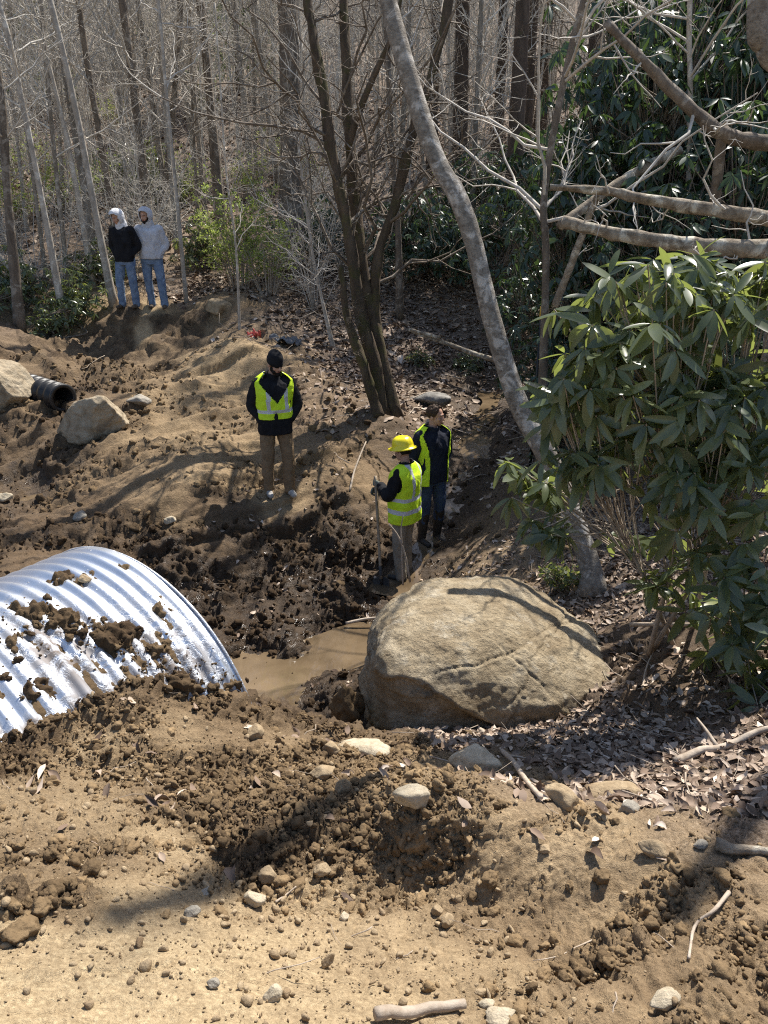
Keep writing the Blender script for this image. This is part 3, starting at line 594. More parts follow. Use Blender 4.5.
# ------------------------------------------------------------------ stones one can pick out
ST = [
 # px, py(base), width px, height ratio, material, seed, depth, yaw, tilt, label
 (412, 806, 41, .80, 'pale_stone', 3, .62, .2, (.25, .1), 'pale angular block stone on the lip of the clod bank, sharpest edged'),
 (474, 770, 54, .62, 'pale_stone', 8, .7, .15, (.1, .08), 'cream loaf-shaped stone beside the forked stick below the boulder'),
 (364, 752, 54, .30, 'pale_stone', 12, .55, .0, (.15, 0), 'flat cream slab stone below the corner of the boulder'),
 (343, 792, 19, 1.45, 'tan_stone', 14, .7, .4, (0, .08), 'brown upright stone standing on end in the clods'),
 (331, 752, 20, .75, 'tan_stone', 17, .8, .5, (.1, .5), 'small tan stone leaning on the flat cream slab'),
 (322, 776, 30, .45, 'tan_stone', 21, .7, -.3, (0, -.3), 'half-buried tan stone between clods near the flat slab'),
 (268, 880, 21, .85, 'tan_stone', 26, .8, .6, (.1, .2), 'squarish tan stone, upper one of two at the edge of the crust'),
 (255, 902, 23, .75, 'pale_stone', 29, .8, .2, (0, 0), 'pale cube-like stone, lower one of two at the edge of the crust'),
 (193, 915, 17, .72, 'grey_stone', 33, .9, .2, (0, 0), 'small round grey pebble on the pale crust by the shadowed clods'),
 (205, 894, 13, .8, 'grey_stone', 34, .9, .8, (0, 0), 'tiny grey pebble just above the round grey one'),
 (213, 986, 14, .85, 'grey_stone', 36, .8, .3, (0, 0), 'grey chip of stone alone on the smooth pale crust'),
 (272, 998, 22, .85, 'pale_stone', 39, .8, .9, (.1, .1), 'white angular stone at the bottom of the pale crust'),
 (328, 966, 16, 1.35, 'tan_stone', 42, .6, .5, (.1, .35), 'tall narrow tan stone leaning over the gravelly crust'),
 (561, 803, 38, .62, 'tan_stone', 45, .7, -.5, (.1, .3), 'wedge-shaped tan stone at the foot of the thick stick'),
 (617, 795, 66, .24, 'tan_stone', 48, .5, .05, (.1, .04), 'long flat tan slab among the dead leaves'),
 (627, 812, 26, .6, 'grey_stone', 51, .8, .2, (0, 0), 'grey lump of rock tucked under the long flat slab'),
 (656, 855, 38, .48, 'tan_stone', 55, .6, -.5, (0, .4), 'sloping tan wedge stone on the bare soil below the leaves'),
 (665, 1005, 33, .42, 'pale_stone', 58, .7, .5, (.15, -.3), 'pale tilted slab stone in the brown crumbs near the curved root'),
 (500, 1022, 34, .55, 'pale_stone', 62, .8, .2, (0, 0), 'pale stone past the end of the driftwood'),
 (486, 1005, 18, .6, 'pale_stone', 64, .7, .2, (0, 0), 'small cream stone between the driftwood and a larger pale stone'),
 (480, 994, 14, .7, 'tan_stone', 65, .7, .6, (0, 0), 'small tan stone above the end of the driftwood'),
 (5, 501, 16, .7, 'pale_stone', 67, .8, .2, (0, 0), 'white stone by the far puddle'),
 (80, 519, 15, .8, 'grey_stone', 70, .9, .2, (0, 0), 'round grey stone on the mud behind the steel pipe'),
 (170, 523, 13, .7, 'pale_stone', 73, .8, .2, (.1, 0), 'whitish stone half way down the scraped slope'),
 (346, 716, 40, 1.45, 'clod_soil', 76, .8, .2, (.1, .05), 'dark brown block of earth slumped against the boulder'),
 (255, 736, 20, .8, 'tan_stone', 79, .8, .2, (.1, .2), 'brown stone by the rim of the steel pipe'),
 (88, 578, 16, .65, 'tan_stone', 82, .8, .2, (0, 0), 'brown lump of earth resting on top of the steel pipe'),
 (40, 912, 26, .75, 'clod_soil', 85, .9, .2, (0, 0), 'rounded earth clod, upper one of two at the frame edge'),
 (20, 938, 44, .7, 'clod_soil', 88, .8, .2, (0, 0), 'large dark earth clod overhanging the pale crust'),
 (700, 846, 16, .6, 'grey_stone', 91, .8, .2, (0, 0), 'small grey stone at the edge of the leaf litter'),
 (545, 850, 14, .5, 'tan_stone', 93, .8, .6, (0, 0), 'small tan stone alone on the bare orange soil'),
 (437, 912, 15, .8, 'tan_stone', 95, .8, .6, (0, .3), 'small tan stone in the crumbs under the pale angular block'),
 (447, 925, 18, .9, 'tan_stone', 97, .7, 1.2, (0, .4), 'dark-shadowed tan stone left of the rough crumb bank'),
 (345, 918, 14, .7, 'pale_stone', 99, .8, .6, (0, .1), 'small pale stone in the gravel scatter beside a white twig'),
 (322, 872, 18, .6, 'tan_stone', 101, .8, .6, (0, .1), 'flat tan stone at the top of the gravel scatter'),
 (492, 882, 26, .55, 'clod_soil', 103, .8, .3, (0, .1), 'rounded earth clod on the crest of the rough crumb bank'),
 (600, 880, 22, .7, 'clod_soil', 105, .8, .3, (0, .1), 'brown earth clod in the middle of the crumbs below the wedge stone'),
]
for (px, py, wpx, hr, mt, sd, dp, yw, tl, lab) in ST:
    P = None
    if (px, py) == (88, 578): P = np.array([-1.66, 3.80, -0.30+0.0])
    if (px, py) == (346, 716): P = at(346, 720, -2.0)
    place_rock('earth_clod' if mt == 'clod_soil' or 'earth' in lab else 'stone', px, py, wpx, hr, mt, lab, 'clod' if 'earth' in lab else 'stone', sd, dp, yw, tl, 0.22, 9, 0.68, P, 4)

# tint for earth clods comes from the mesh; give the few single ones a value
for o in list(COL.objects):
    if o.name.startswith('earth_clod') and 'tint' not in o.data.attributes:
        a_ = o.data.attributes.new('tint', 'FLOAT', 'POINT'); a_.data.foreach_set('value', np.full(len(o.data.vertices), 0.42, dtype=np.float32))

# ------------------------------------------------------------------ loose crumbs, pebbles, fallen leaves, twigs: nobody could count them
def rots(g, n):
    q = unit(g.normal(size=(n, 4))); w_, x, y, z = q.T
    return np.stack([np.stack([1-2*(y*y+z*z), 2*(x*y-w_*z), 2*(x*z+w_*y)], -1), np.stack([2*(x*y+w_*z), 1-2*(x*x+z*z), 2*(y*z-w_*x)], -1),
                     np.stack([2*(x*z-w_*y), 2*(y*z+w_*x), 1-2*(x*x+y*y)], -1)], 1)
def crumb_shape(sub, seed):
    U, F = ICO[sub]; o = seed*3.17
    return U*(1+0.42*fbm(U*1.1+o, 2, seed % 91)-0.30*np.abs(vnoise(U*2.3+o, seed % 83))+0.22*vnoise(U*4.7+o, seed % 79))[:, None], F
def scatter_lumps(name, P, size, tint, seed, mat, flat=0.85, mn=16, stone=False):
    """small jagged lumps, bigger ones with finer relief, all one mesh"""
    g = rng(seed); mb = MB(); n = len(P)
    Rm = rots(g, n); sc = size[:, None]*g.uniform(0.55, 1.4, (n, 3))*np.array([1, 1, flat])
    big = size > np.quantile(size, .88); which = g.integers(0, mn, n)
    for lev in (0, 1):
        for j in range(mn):
            ii = np.where((which == j) & (big == bool(lev)))[0]
            if not len(ii): continue
            V, F = rock_shape(1+lev, seed*13+j, 7, .6, .06, 30.0) if stone else crumb_shape(1+2*lev, seed*29+j)
            VV = np.einsum('nij,nvj->nvi', Rm[ii], V[None]*sc[ii][:, None])+P[ii][:, None]
            FF = (F[None]+(np.arange(len(ii))*len(V))[:, None, None]).reshape(-1, 3)
            mb.add(VV.reshape(-1, 3), FF, tint=np.repeat(tint[ii], len(V)))
    return mb.build(name, M[mat], smooth=False)
def pick(g, n, xr, yr, dens):
    """n places on the land, thinned by dens(xy, zones)"""
    out = []
    while sum(map(len, out)) < n:
        xy = np.stack([g.uniform(*xr, n), g.uniform(*yr, n)], -1)
        keep = g.random(n) < dens(xy, zones(xy)); out.append(xy[keep])
    return np.concatenate(out)[:n]
def on_ground(xy, up=0.0): return np.concatenate([xy, (ground_z(xy)+up)[:, None]], 1)
def in_view(xy, m=0.12):
    return (np.abs(xy[:, 0]) < (0.66+m)*xy[:, 1]+0.25) & (xy[:, 1] > 0.7)
g = rng(77)
def clod_dens(xy, zn): return np.clip((dug_zone(xy, zn)-.12)**1.3*1.5*(1-0.85*zn[:, 1]), 0.02, 1)*in_view(xy)
xy = np.concatenate([pick(g, 28000, (-2.2, 2.2), (0.9, 4.4), clod_dens), pick(g, 9000, (-5.5, 2.5), (4.4, 12.5), clod_dens)])
size = np.clip(0.0042*(g.pareto(2.1, len(xy))+1), 0.003, 0.023)*np.where(xy[:, 1] > 4.4, 2.0, 1.0)
zn = zones(xy); tint = np.clip(0.44-0.62*zn[:, 0]+0.36*zn[:, 3]-.15*(dug_zone(xy, zn)-.4)+g.normal(0, 0.12, len(xy)), 0, 1)
tag(scatter_lumps('soil_crumbs', on_ground(xy, 0.0)+np.stack([0*size, 0*size, size*0.2], -1), size, tint, 5, 'clod_soil'), 'loose crumbs and clods of brown earth strewn over the diggings', kind='stuff')
# mud and clods lying on the steel pipe
C_, R_, ax_, nn_, up_ = PIPE
def pipe_clods():
    g = rng(4); pts, sz = [], []
    line = np.array([(-.74, .10), (-.62, .30), (-.50, .52), (-.38, .78), (-.30, .96)])        # along the pipe, round the pipe
    # a caked bank of mud: thick along the line, ragged at its edge
    ns, np_ = 190, 190; S, Pp = np.meshgrid(np.linspace(-1.5, -.02, ns), np.linspace(-.1, 1.30, np_), indexing='ij'); Q = np.stack([S.ravel(), Pp.ravel()*R_], -1)
    sm = spline(line, 60)*np.array([1, R_]); d = np.sqrt(((Q[:, None]-sm[None])**2).sum(-1)).min(1)
    rag = fbm(Q*7, 5, 3, .62)
    h = 0.075*sstep(.085, .0, d+.08*rag)-.030+.018*rag
    for (cs, cp, rr) in ((-1.02, .22, .05), (-1.2, .42, .04), (-.95, .6, .035), (-.40, .02, .05), (-.33, .12, .03), (-1.3, .7, .03)): h = np.maximum(h, .05*sstep(rr*1.8, rr*.3, np.linalg.norm(Q-np.array([cs, cp*R_]), axis=1)+.04*rag)-.024+.015*rag)
    h = np.maximum(h, .09*sstep(1.06, 1.3, Pp.ravel()+.10*rag-.12*(S.ravel()+.3))-.03+.02*rag)
    h += np.where(h > -.01, 1, 0)*(bumps(Q*16+rag[:, None]*.4, 5)*.045+bumps(Q*38+rag[:, None], 6)*.022-.012)
    V = C_+S.ravel()[:, None]*ax_+((R_+h)[:, None])*(np.sin(Pp.ravel())[:, None]*nn_+np.cos(Pp.ravel())[:, None]*up_)
    i = np.arange(ns*np_).reshape(ns, np_); q = np.stack([i[:-1, :-1], i[1:, :-1], i[1:, 1:], i[:-1, 1:]], -1).reshape(-1, 4); hm = h[q].max(1); q = q[hm > -.02]
    tag(link('caked_mud', mesh_of('caked_mud', V, [q], {'tint': np.clip(.13+.10*rag, 0, 1)}), M['clod_soil']), 'dark mud caked in a band across the ribs of the steel pipe', kind='stuff')
    def add(n, s0, s1, p0, p1, spread, smin, smax):
        t = g.random(n); s = s0+(s1-s0)*t+g.normal(0, spread, n); p = p0+(p1-p0)*t+g.normal(0, spread, n)
        pts.append(C_+s[:, None]*ax_+(R_+0.010)*(np.sin(p)[:, None]*nn_+np.cos(p)[:, None]*up_)); sz.append(np.clip(smin*(g.pareto(1.8, n)+1), smin, smax))
    add(260, -0.74, -0.24, 0.10, 1.08, 0.055, 0.005, 0.024); add(60, -0.95, -0.85, 0.05, 0.35, 0.08, 0.005, 0.02); add(40, -1.35, -1.0, 0.2, 0.6, 0.10, 0.005, 0.018)
    add(16, -0.42, -0.36, -0.02, 0.06, 0.03, 0.008, 0.03); add(120, -0.3, -0.1, 0.8, 1.2, 0.10, 0.004, 0.015)
    P = np.concatenate(pts); S_ = np.concatenate(sz)
    tag(scatter_lumps('mud_clumps', P, S_, np.clip(g.normal(.14, .10, len(P)), 0, 1), 9, 'clod_soil'), 'loose crumbs of mud stuck along the top of the steel pipe', kind='stuff')
pipe_clods()
def peb_dens(xy, zn): return np.clip((0.15+0.9*zn[:, 3])*(1-zn[:, 1])*(0.15+1.0*(fbm(xy*1.7+4, 3, 95) > 0.0)), 0, 1)*in_view(xy)
xy = pick(g, 4200, (-1.9, 1.9), (0.9, 4.2), peb_dens)
size = np.clip(0.003*(g.pareto(2.0, len(xy))+1), 0.0025, 0.017)
tag(scatter_lumps('pebbles', on_ground(xy, 0.001)+np.stack([0*size, 0*size, size*0.3], -1), size, g.random(len(xy)), 6, 'tan_stone', 0.75, 10, True), 'small pale pebbles scattered over the dry crust', kind='stuff')

def dead_leaves(name, n, xr, yr, seed, s0, s1, dens, label, lift=0.012):
    g = rng(seed); xy = pick(g, n, xr, yr, dens); P = on_ground(xy, lift)
    # one curled leaf: 3 x 5 points
    u = np.linspace(-1, 1, 5); wd = np.array([0.05, 0.34, 0.42, 0.30, 0.04])
    V0 = np.array([[x*wd[i]*1.0, u[i], 0.0] for i in range(5) for x in (-1, 0, 1)])
    F0 = np.array([[i*3+j, i*3+j+1, (i+1)*3+j+1, (i+1)*3+j] for i in range(4) for j in range(2)])
    sz = g.uniform(s0, s1, n)/2; c1, c2 = g.normal(0, 0.55, n), g.normal(0.5, 0.5, n)
    V = np.repeat(V0[None], n, 0)
    V[:, :, 2] = c1[:, None]*(V0[None, :, 1]**2)*0.5+c2[:, None]*np.abs(V0[None, :, 0])+g.normal(0, .06, (n, 15))
    V *= sz[:, None, None]*np.stack([g.uniform(.7, 1.4, n), np.ones(n), np.ones(n)], -1)[:, None]
    yaw, pt, rl = g.uniform(0, 6.28, n), g.normal(0, 0.42, n), g.normal(0, 0.42, n)
    cy, sy, cp, sp_, cr, sr = np.cos(yaw), np.sin(yaw), np.cos(pt), np.sin(pt), np.cos(rl), np.sin(rl)
    Rm = np.stack([np.stack([cy*cp, cy*sp_*sr-sy*cr, cy*sp_*cr+sy*sr], -1), np.stack([sy*cp, sy*sp_*sr+cy*cr, sy*sp_*cr-cy*sr], -1), np.stack([-sp_, cp*sr, cp*cr], -1)], 1)
    V = np.einsum('nij,nvj->nvi', Rm, V)+P[:, None]
    F = (F0[None]+(np.arange(n)*15)[:, None, None]).reshape(-1, 4)
    tint = np.clip(g.beta(2.2, 2.2, n)+0.1*g.normal(size=n), 0, 1)
    tag(link(name, mesh_of(name, V.reshape(-1, 3), [F], {'tint': np.repeat(tint, 15)}), M['dead_leaf']), label, kind='stuff')
lit = lambda xy, zn: np.clip(zn[:, 1]*1.1-0.12, 0, 1)*in_view(xy, .4)
dead_leaves('leaf_litter', 19000, (0.0, 5.5), (2.2, 7.5), 21, 0.028, 0.085, lit, 'curled brown dead leaves on the near bank under the rhododendron')
dead_leaves('leaf_litter', 15000, (-4, 6), (9.0, 19), 22, 0.07, 0.14, lit, 'brown dead leaves covering the flat beyond the stream')
dead_leaves('leaf_litter', 15000, (-17, 12), (12.5, 34), 23, 0.11, 0.22, lambda xy, zn: np.clip(zn[:, 1]*1.1-.12, 0, 1)*in_view(xy, 0.0), 'pale dead leaves carpeting the wooded hillside', 0.02)
dead_leaves('leaf_litter', 500, (-2, 1.6), (2.0, 9), 24, 0.04, 0.09, lambda xy, zn: 0.5*in_view(xy), 'stray dead leaves on the bare soil')
def twigs(n, xr, yr, seed, l0, l1, r0, dens, label):
    g = rng(seed); xy = pick(g, n, xr, yr, dens); P0 = on_ground(xy, 0.008); ln = g.uniform(l0, l1, n); a = g.uniform(0, 6.28, n)
    t = np.linspace(-.5, .5, 5)
    dirv = np.stack([np.cos(a), np.sin(a), g.normal(0, .16, n)], -1)
    P = P0[:, None]+(ln[:, None]*t)[:, :, None]*dirv[:, None]+g.normal(0, .035, (n, 5, 3))*ln[:, None, None]
    P[:, :, 2] = np.maximum(P[:, :, 2], P0[:, None, 2]-0.01)
    R = (r0*g.uniform(.5, 1.4, n))[:, None]*np.linspace(1.1, .5, 5)
    V, F = tubes(P, R, 4)
    tag(link('fallen_twigs', mesh_of('fallen_twigs', V, F), M['stick_wood']), label, kind='stuff')
twigs(420, (0.2, 4.2), (2.4, 7.5), 31, .08, .4, .0035, lambda xy, zn: zn[:, 1]*in_view(xy), 'thin dry twigs among the dead leaves of the near bank')
twigs(500, (-5, 6), (9, 18), 32, .25, 1.1, .006, lambda xy, zn: zn[:, 1]*in_view(xy), 'thin dry twigs on the leafy flat')
twigs(150, (-2, 1.6), (1.2, 9), 33, .04, .25, .0022, lambda xy, zn: 0.6*in_view(xy), 'scraps of twig on the bare soil')

# sticks one can pick out
def stick(px, rad, label, lift=0.012, name='stick', k=8, mat='stick_wood', taper=0.6, fork=None, wob=0.006, zs=None, seed=1):
    pts = np.array([hit(a, b) for a, b in px]); pts[:, 2] += lift+rad*0.6
    if zs is not None: pts[:, 2] += np.asarray(zs)
    n = 14; P = spline(pts, n); ln = np.linalg.norm(P[-1]-P[0])
    P += fbm(P*3.5/max(ln, .2)+seed*3.1, 2, seed)[:, None]*wob*np.array([1, 1, .5])
    O = P[0].copy(); mb = MB()
    R = rad*np.linspace(1, taper, n)*(1+0.12*vnoise(P*60, 3))
    V, F = tubes((P-O)[None], R[None], k); mb.add(V, F)
    for (t, dx, ln2) in (fork or []):
        b = P[int(t*(n-1))]-O; e = b+np.asarray(dx)*ln2; m_ = (b+e)/2+np.array([0, 0, .03*ln2])
        V, F = tubes(spline([b, m_, e], 6)[None], (rad*0.55*np.linspace(1, .4, 6))[None], 5); mb.add(V, F)
    o = mb.build(name, M[mat]); o.location = O
    return tag(o, label, 'stick')
stick([(478, 730), (505, 757), (540, 802)], 0.017, 'thick peeled stick slanting from the boulder down to the wedge stone', fork=[(.55, (.7, -.5, .3), .12)])
stick([(464, 724), (484, 748), (502, 772)], 0.006, 'thin straight stick just above the cream loaf-shaped stone', wob=.004)
stick([(676, 764), (715, 752), (772, 734)], 0.022, 'pale barkless branch on the leaves under the rhododendron', wob=.02, fork=[(.6, (-.2, .9, .2), .2)])
stick([(714, 850), (742, 855), (772, 858)], 0.022, 'dark-barked stick at the lower edge of the leaf litter', mat='log_bark')
stick([(374, 1022), (420, 1015), (466, 1008)], 0.017, 'weathered driftwood stick on the gravelly soil', taper=.75, k=7)
stick([(728, 896), (712, 916), (694, 930), (688, 962)], 0.007, 'curved pale root lying in the shadow on the bare soil', wob=.004)
stick([(346, 634), (366, 630), (388, 624)], 0.017, 'stick poking out of the bank over the pool', zs=[.10, .10, .06])
stick([(350, 492), (356, 472), (366, 452)], 0.014, 'short broken stick leaning in the dark bank below the mossy tree', zs=[0, .05, .12])
stick([(276, 905), (286, 898), (296, 890)], 0.0042, 'white peeled twig in the gravel scatter', wob=.002)
stick([(640, 700), (646, 672), (652, 656)], 0.007, 'bent pale root hanging from the cut bank', zs=[0.02, .02, .0], wob=.01)

# ------------------------------------------------------------------ trees
def grow(P, R, g, cnt, t0, t1, l0, l1, elev, n, wob, rr, up=0.0, side=None, thin=0.016):
    """branches off m parent limbs P (m,k,3), R (m,k); returns child limbs"""
    m, k, _ = P.shape
    par = np.repeat(np.arange(m), cnt); N_ = len(par)
    t = g.uniform(t0, t1, N_); f = t*(k-1); i = np.minimum(f.astype(int), k-2); fr = (f-i)[:, None]
    b = P[par, i]*(1-fr)+P[par, i+1]*fr; rb = R[par, i]*(1-fr[:, 0])+R[par, i+1]*fr[:, 0]
    T = unit(P[par, i+1]-P[par, i]); plen = np.linalg.norm(P[par, -1]-P[par, 0], axis=1)
    d = g.normal(size=(N_, 3))
    if side is not None: d += np.asarray(side)
    d = unit(d-T*np.sum(d*T, -1, keepdims=True))
    e = g.normal(elev, 0.22, N_)[:, None]
    d = unit(d*np.cos(e)+T*np.sin(e))
    ln = plen*g.uniform(l0, l1, N_)*(1.15-0.75*t)
    s = np.linspace(0, 1, n)
    Q = b[:, None]+(ln[:, None]*s)[:, :, None]*d[:, None]
    kink = np.cumsum(g.normal(0, wob, (N_, n, 3)), 1)*ln[:, None, None]; kink -= kink[:, :1]
    Q = Q+kink; Q[:, :, 2] += up*ln[:, None]*s**2
    r0 = np.minimum(rb*rr, thin*ln+0.0022); RR = r0[:, None]*np.linspace(1, .28, n)
    return Q, np.maximum(RR, 0.0016)
def trunk_line(g, H, lean, wob, n=16):
    s = np.linspace(0, 1, n); P = np.zeros((n, 3)); P[:, 2] = s*H
    P[:, :2] += (s[:, None]**1.3)*H*np.asarray(lean)
    k = np.cumsum(np.cumsum(g.normal(0, wob, (n, 2)), 0), 0)*H/n; P[:, :2] += k*s[:, None]
    return P
def bare_tree(P, R, seed, mat, n1=22, n2=5, n3=4, t0=0.25, l1=(.14, .30), elev=0.6, trunk_k=9, name='bare_tree', up=0.12, twig_mat='twig_bark', wob=.022, flare=1.5, thin=.010, t1=.99):
    """trunk line P with radii R -> Empty with a trunk and its branches"""
    g = rng(seed); O = P[0].copy(); P = P-O
    root = empty(name, O)
    R = R.copy(); R[0] *= flare; 
    q = spline(P, 40); rr = np.interp(np.linspace(0, 1, 40), np.linspace(0, 1, len(R)), R)*(1+0.05*vnoise(np.linspace(0, 30, 40)[:, None]*[1, 0, 0]+seed, seed))
    V, F = tubes(q[None], rr[None], trunk_k)
    link('trunk', mesh_of('trunk', V, F), M[mat], root)
    mb = MB()
    A, RA = grow(q[None], rr[None], g, n1, t0, t1, l1[0], l1[1], elev, 8, wob, .55, up, None, thin)
    V, F = tubes(A, RA, 5, False); mb.add(V, F)
    if n2:
        B, RB = grow(A, RA, g, n2, .2, .98, .3, .6, .7, 6, wob*1.2, .7, up*.6); V, F = tubes(B, RB, 4, False); mb.add(V, F)
        if n3:
            C, RC = grow(B, RB, g, n3, .2, .98, .3, .65, .7, 4, wob*1.2, .8, up*.5); V, F = tubes(C, RC, 3, False); mb.add(V, F)
    mb.build('branches', M[twig_mat], root)
    return root

# the leaning pale birch in front
def path_tree(pts, y0, y1, r0, r1, ext=(), yexp=1.0):
    if y0 is None: y0 = y1 = hit(*pts[0])[1]
    """trunk through places of the photo at distances y0..y1, then on upwards by the given steps"""
    k = len(pts)
    P = [at_y(px, py, y0+(y1-y0)*(i/(k-1))**yexp) for i, (px, py) in enumerate(pts)]
    P[0] = P[0].copy(); P[0][2] = min(P[0][2], gz(P[0][0], P[0][1]))-0.06
    for d in ext: P.append(P[-1]+np.asarray(d))
    return np.array(P), np.linspace(r0, r1, len(P))
P, R = path_tree([(594, 590), (590, 566), (579, 534), (563, 492), (546, 454), (532, 430), (514, 393), (489, 309), (473, 240), (456, 193), (443, 173), (429, 140), (416, 100), (399, 43), (388, 0)], 5.9, 7.5, .092, .070,
                 [(-.25, .15, .9), (-.3, .1, 1.1), (-.1, .05, 1.3), (.1, .0, 1.4)])
R[0] = .115; R[-4:] = [.048, .038, .026, .012]
R[8:11] = .078
tag(bare_tree(P, R, 3, 'birch_bark', 7, 4, 3, .86, (.10, .2), .7, 14, flare=1.25), 'pale speckled birch trunk leaning across the picture behind the rhododendron', 'tree')

# the mossy clump of stems behind the three workers
def mossy_clump():
    yb = hit(388, 412)[1]; B = hit(388, 414); B[2] -= .08
    root = empty('mossy_tree', B)
    def stem(pts, y0, y1, r0, r1, ext, seed):
        P, R = path_tree(pts, y0, y1, r0, r1, ext); return P, R
    S = [stem([(384, 416), (376, 370), (362, 320), (350, 245), (340, 190), (333, 160), (324, 100), (313, 33), (308, 0)], yb, yb+.5, .092, .044, [(-.1, .1, 1), (-.2, .1, 1.4), (.1, .1, 1.5)], 1),
         stem([(396, 415), (380, 350), (366, 290), (357, 215), (349, 133), (346, 67), (343, 0)], yb+.1, yb+.9, .096, .042, [(0, .2, 1), (-.1, .2, 1.5), (.1, .2, 1.5)], 2),
         stem([(392, 410), (378, 340), (374, 293), (380, 247), (396, 200), (411, 140), (429, 83), (443, 33), (449, 0)], yb+.25, yb+.6, .07, .045, [(.2, .2, 1), (.1, .2, 1.4), (0, .2, 1.4)], 3),
         stem([(378, 405), (362, 360), (350, 330), (345, 305)], yb-.1, yb-.1, .08, .03, [(-.05, 0, .5)], 4)]
    g = rng(8); mb = MB()
    for P, R in S:
        P = P-B; q = spline(P, 44); rr = np.interp(np.linspace(0, 1, 44), np.linspace(0, 1, len(R)), R); rr[:3] *= [1.25, 1.12, 1.04]
        V, F = tubes(q[None], (rr*(1+.09*vnoise(q*3.3, 5)))[None], 14); V = V+np.stack([.02*fbm(V*np.array([9, 9, 4]), 4, 3), .02*fbm(V*np.array([9, 9, 4])+7, 4, 4), 0*V[:, 0]], -1)
        link('stem', mesh_of('stem', V, F), M['mossy_bark'], root)
        A, RA = grow(q[None], rr[None], g, 22, .18, .98, .10, .32, .55, 8, .045, .4, .1, None, .011); V, F = tubes(A, RA, 5, False); mb.add(V, F)
        B2, RB = grow(A, RA, g, 5, .2, .98, .3, .6, .55, 6, .06, .7, .05); V, F = tubes(B2, RB, 4, False); mb.add(V, F)
        C2, RC = grow(B2, RB, g, 4, .2, .98, .3, .6, .6, 4, .06, .8, .02); V, F = tubes(C2, RC, 3, False); mb.add(V, F)
    mb.build('branches', M['brown_bark'], root)
    # the dark limb forking off towards the birch
    P, R = path_tree([(349, 150), (356, 120), (372, 80), (386, 50), (394, 30)], yb+.5, yb+.2, .05, .02, [(.1, 0, .4)])
    P[0][2] = at_y(349, 150, yb+.5)[2]
    V, F = tubes(spline(P-B, 16)[None], np.linspace(.05, .02, 16)[None], 8); link('limb', mesh_of('limb', V, F), M['mossy_bark'], root)
    tag(root, 'mossy dark tree of several stems from one foot, standing behind the workers', 'tree')
mossy_clump()

# the rest of the woods up the slope, one mass of thin stems
def far_woods():
    g = rng(222); m_ = 1300; y = 24+g.random(m_)*52; x = g.uniform(-.62, .62, m_)*y; z = ground_z(np.stack([x, y], -1)); H = g.uniform(5, 12, m_)
    s = np.linspace(0, 1, 8)[None, :, None]; lean = np.stack([g.normal(-.02, .06, m_), g.normal(0, .04, m_), np.ones(m_)], -1)*H[:, None]
    P = np.stack([x, y, z-.1], -1)[:, None]+lean[:, None]*s+np.cumsum(g.normal(0, .06, (m_, 8, 3)), 1)*np.array([1, 1, 0])
    R = (H*g.uniform(.0025, .0065, m_))[:, None]*np.linspace(1, .3, 8); mb = MB(); V, F = tubes(P, R, 5, False); mb.add(V, F)
    A, RA = grow(P, R, g, 13, .15, .98, .08, .24, .85, 5, .02, .6, .12, None, .008); RA = np.maximum(RA, .0045); V, F = tubes(A, RA, 3, False); mb.add(V, F)
    B, RB = grow(A, RA, g, 3, .2, .98, .3, .6, .7, 3, .02, .8, .1, None, .008); RB = np.maximum(RB, .004); V, F = tubes(B, RB, 3, False); mb.add(V, F)
    tag(mb.build('far_woods', M['twig_bark']), 'mass of thin bare grey stems filling the far wooded slope', kind='stuff')
far_woods()
def named_tree(pts, y, r0, r1, mat, label, seed, ext, n1=18, t0=.3, y1=None, l1=(.1, .24), n2=5, n3=3, elev=.55, name='bare_tree', k=9):
    P, R = path_tree(pts, y, y1 or y, r0, r1, ext)
    return tag(bare_tree(P, R, seed, mat, n1, n2, n3, t0, l1, elev, k, name), label, 'tree')
E3 = [(-.1, .1, 2), (0, .1, 2.2), (.1, .1, 2)]
named_tree([(290, 250), (290, 150), (289, 60), (287, 0)], 17.5, .22, .17, 'brown_bark', 'thick straight brown trunk rising behind the bushy green shrub', 41, E3, 14, .5, None, (.06, .16))
named_tree([(147, 207), (141, 150), (132, 75), (122, 0)], 17.0, .085, .06, 'brown_bark', 'dark straight young tree rising just behind the pair in hoods', 42, E3)
named_tree([(117, 222), (104, 160), (90, 80), (78, 0)], 16.0, .06, .04, 'brown_bark', 'slim dark trunk rising behind the navy-vested person in the white hood', 43, E3)
named_tree([(88, 243), (72, 165), (50, 70), (30, 0)], 15.5, .045, .03, 'sapling_bark', 'pale smooth sapling leaning towards the frame edge, sunlit along one side', 44, [(-.5, .1, 2), (-.4, .1, 2), (-.2, .1, 2)])
named_tree([(109, 268), (96, 215), (78, 120), (50, 0)], 14.6, .06, .036, 'sapling_bark', 'rough pale trunk with peeling bark next to the pair in hoods', 45, [(-.4, .1, 2), (-.3, .1, 2), (-.1, .1, 2)])
named_tree([(217, 175), (210, 100), (200, 0)], 20, .10, .075, 'brown_bark', 'straight mid-brown trunk above the bright green shrub', 46, E3)
named_tree([(60, 290), (42, 200), (20, 90), (4, 20)], 14.2, .05, .035, 'sapling_bark', 'pale slender trunk among small rhododendrons at the frame edge', 47, [(-.4, .1, 2), (-.3, .1, 2)])
named_tree([(43, 312), (40, 307), (22, 283), (0, 257)], None, .048, .04, 'sapling_bark', 'pale sapling bent over low, nearly lying down at the frame edge', 48, [(-.6, .1, .75), (-.6, .1, .75), (-.6, .1, .8)], 8)
named_tree([(15, 300), (8, 200), (0, 90)], 13.6, .07, .05, 'brown_bark', 'dark trunk cut by the frame edge beyond the bent sapling', 49, E3)
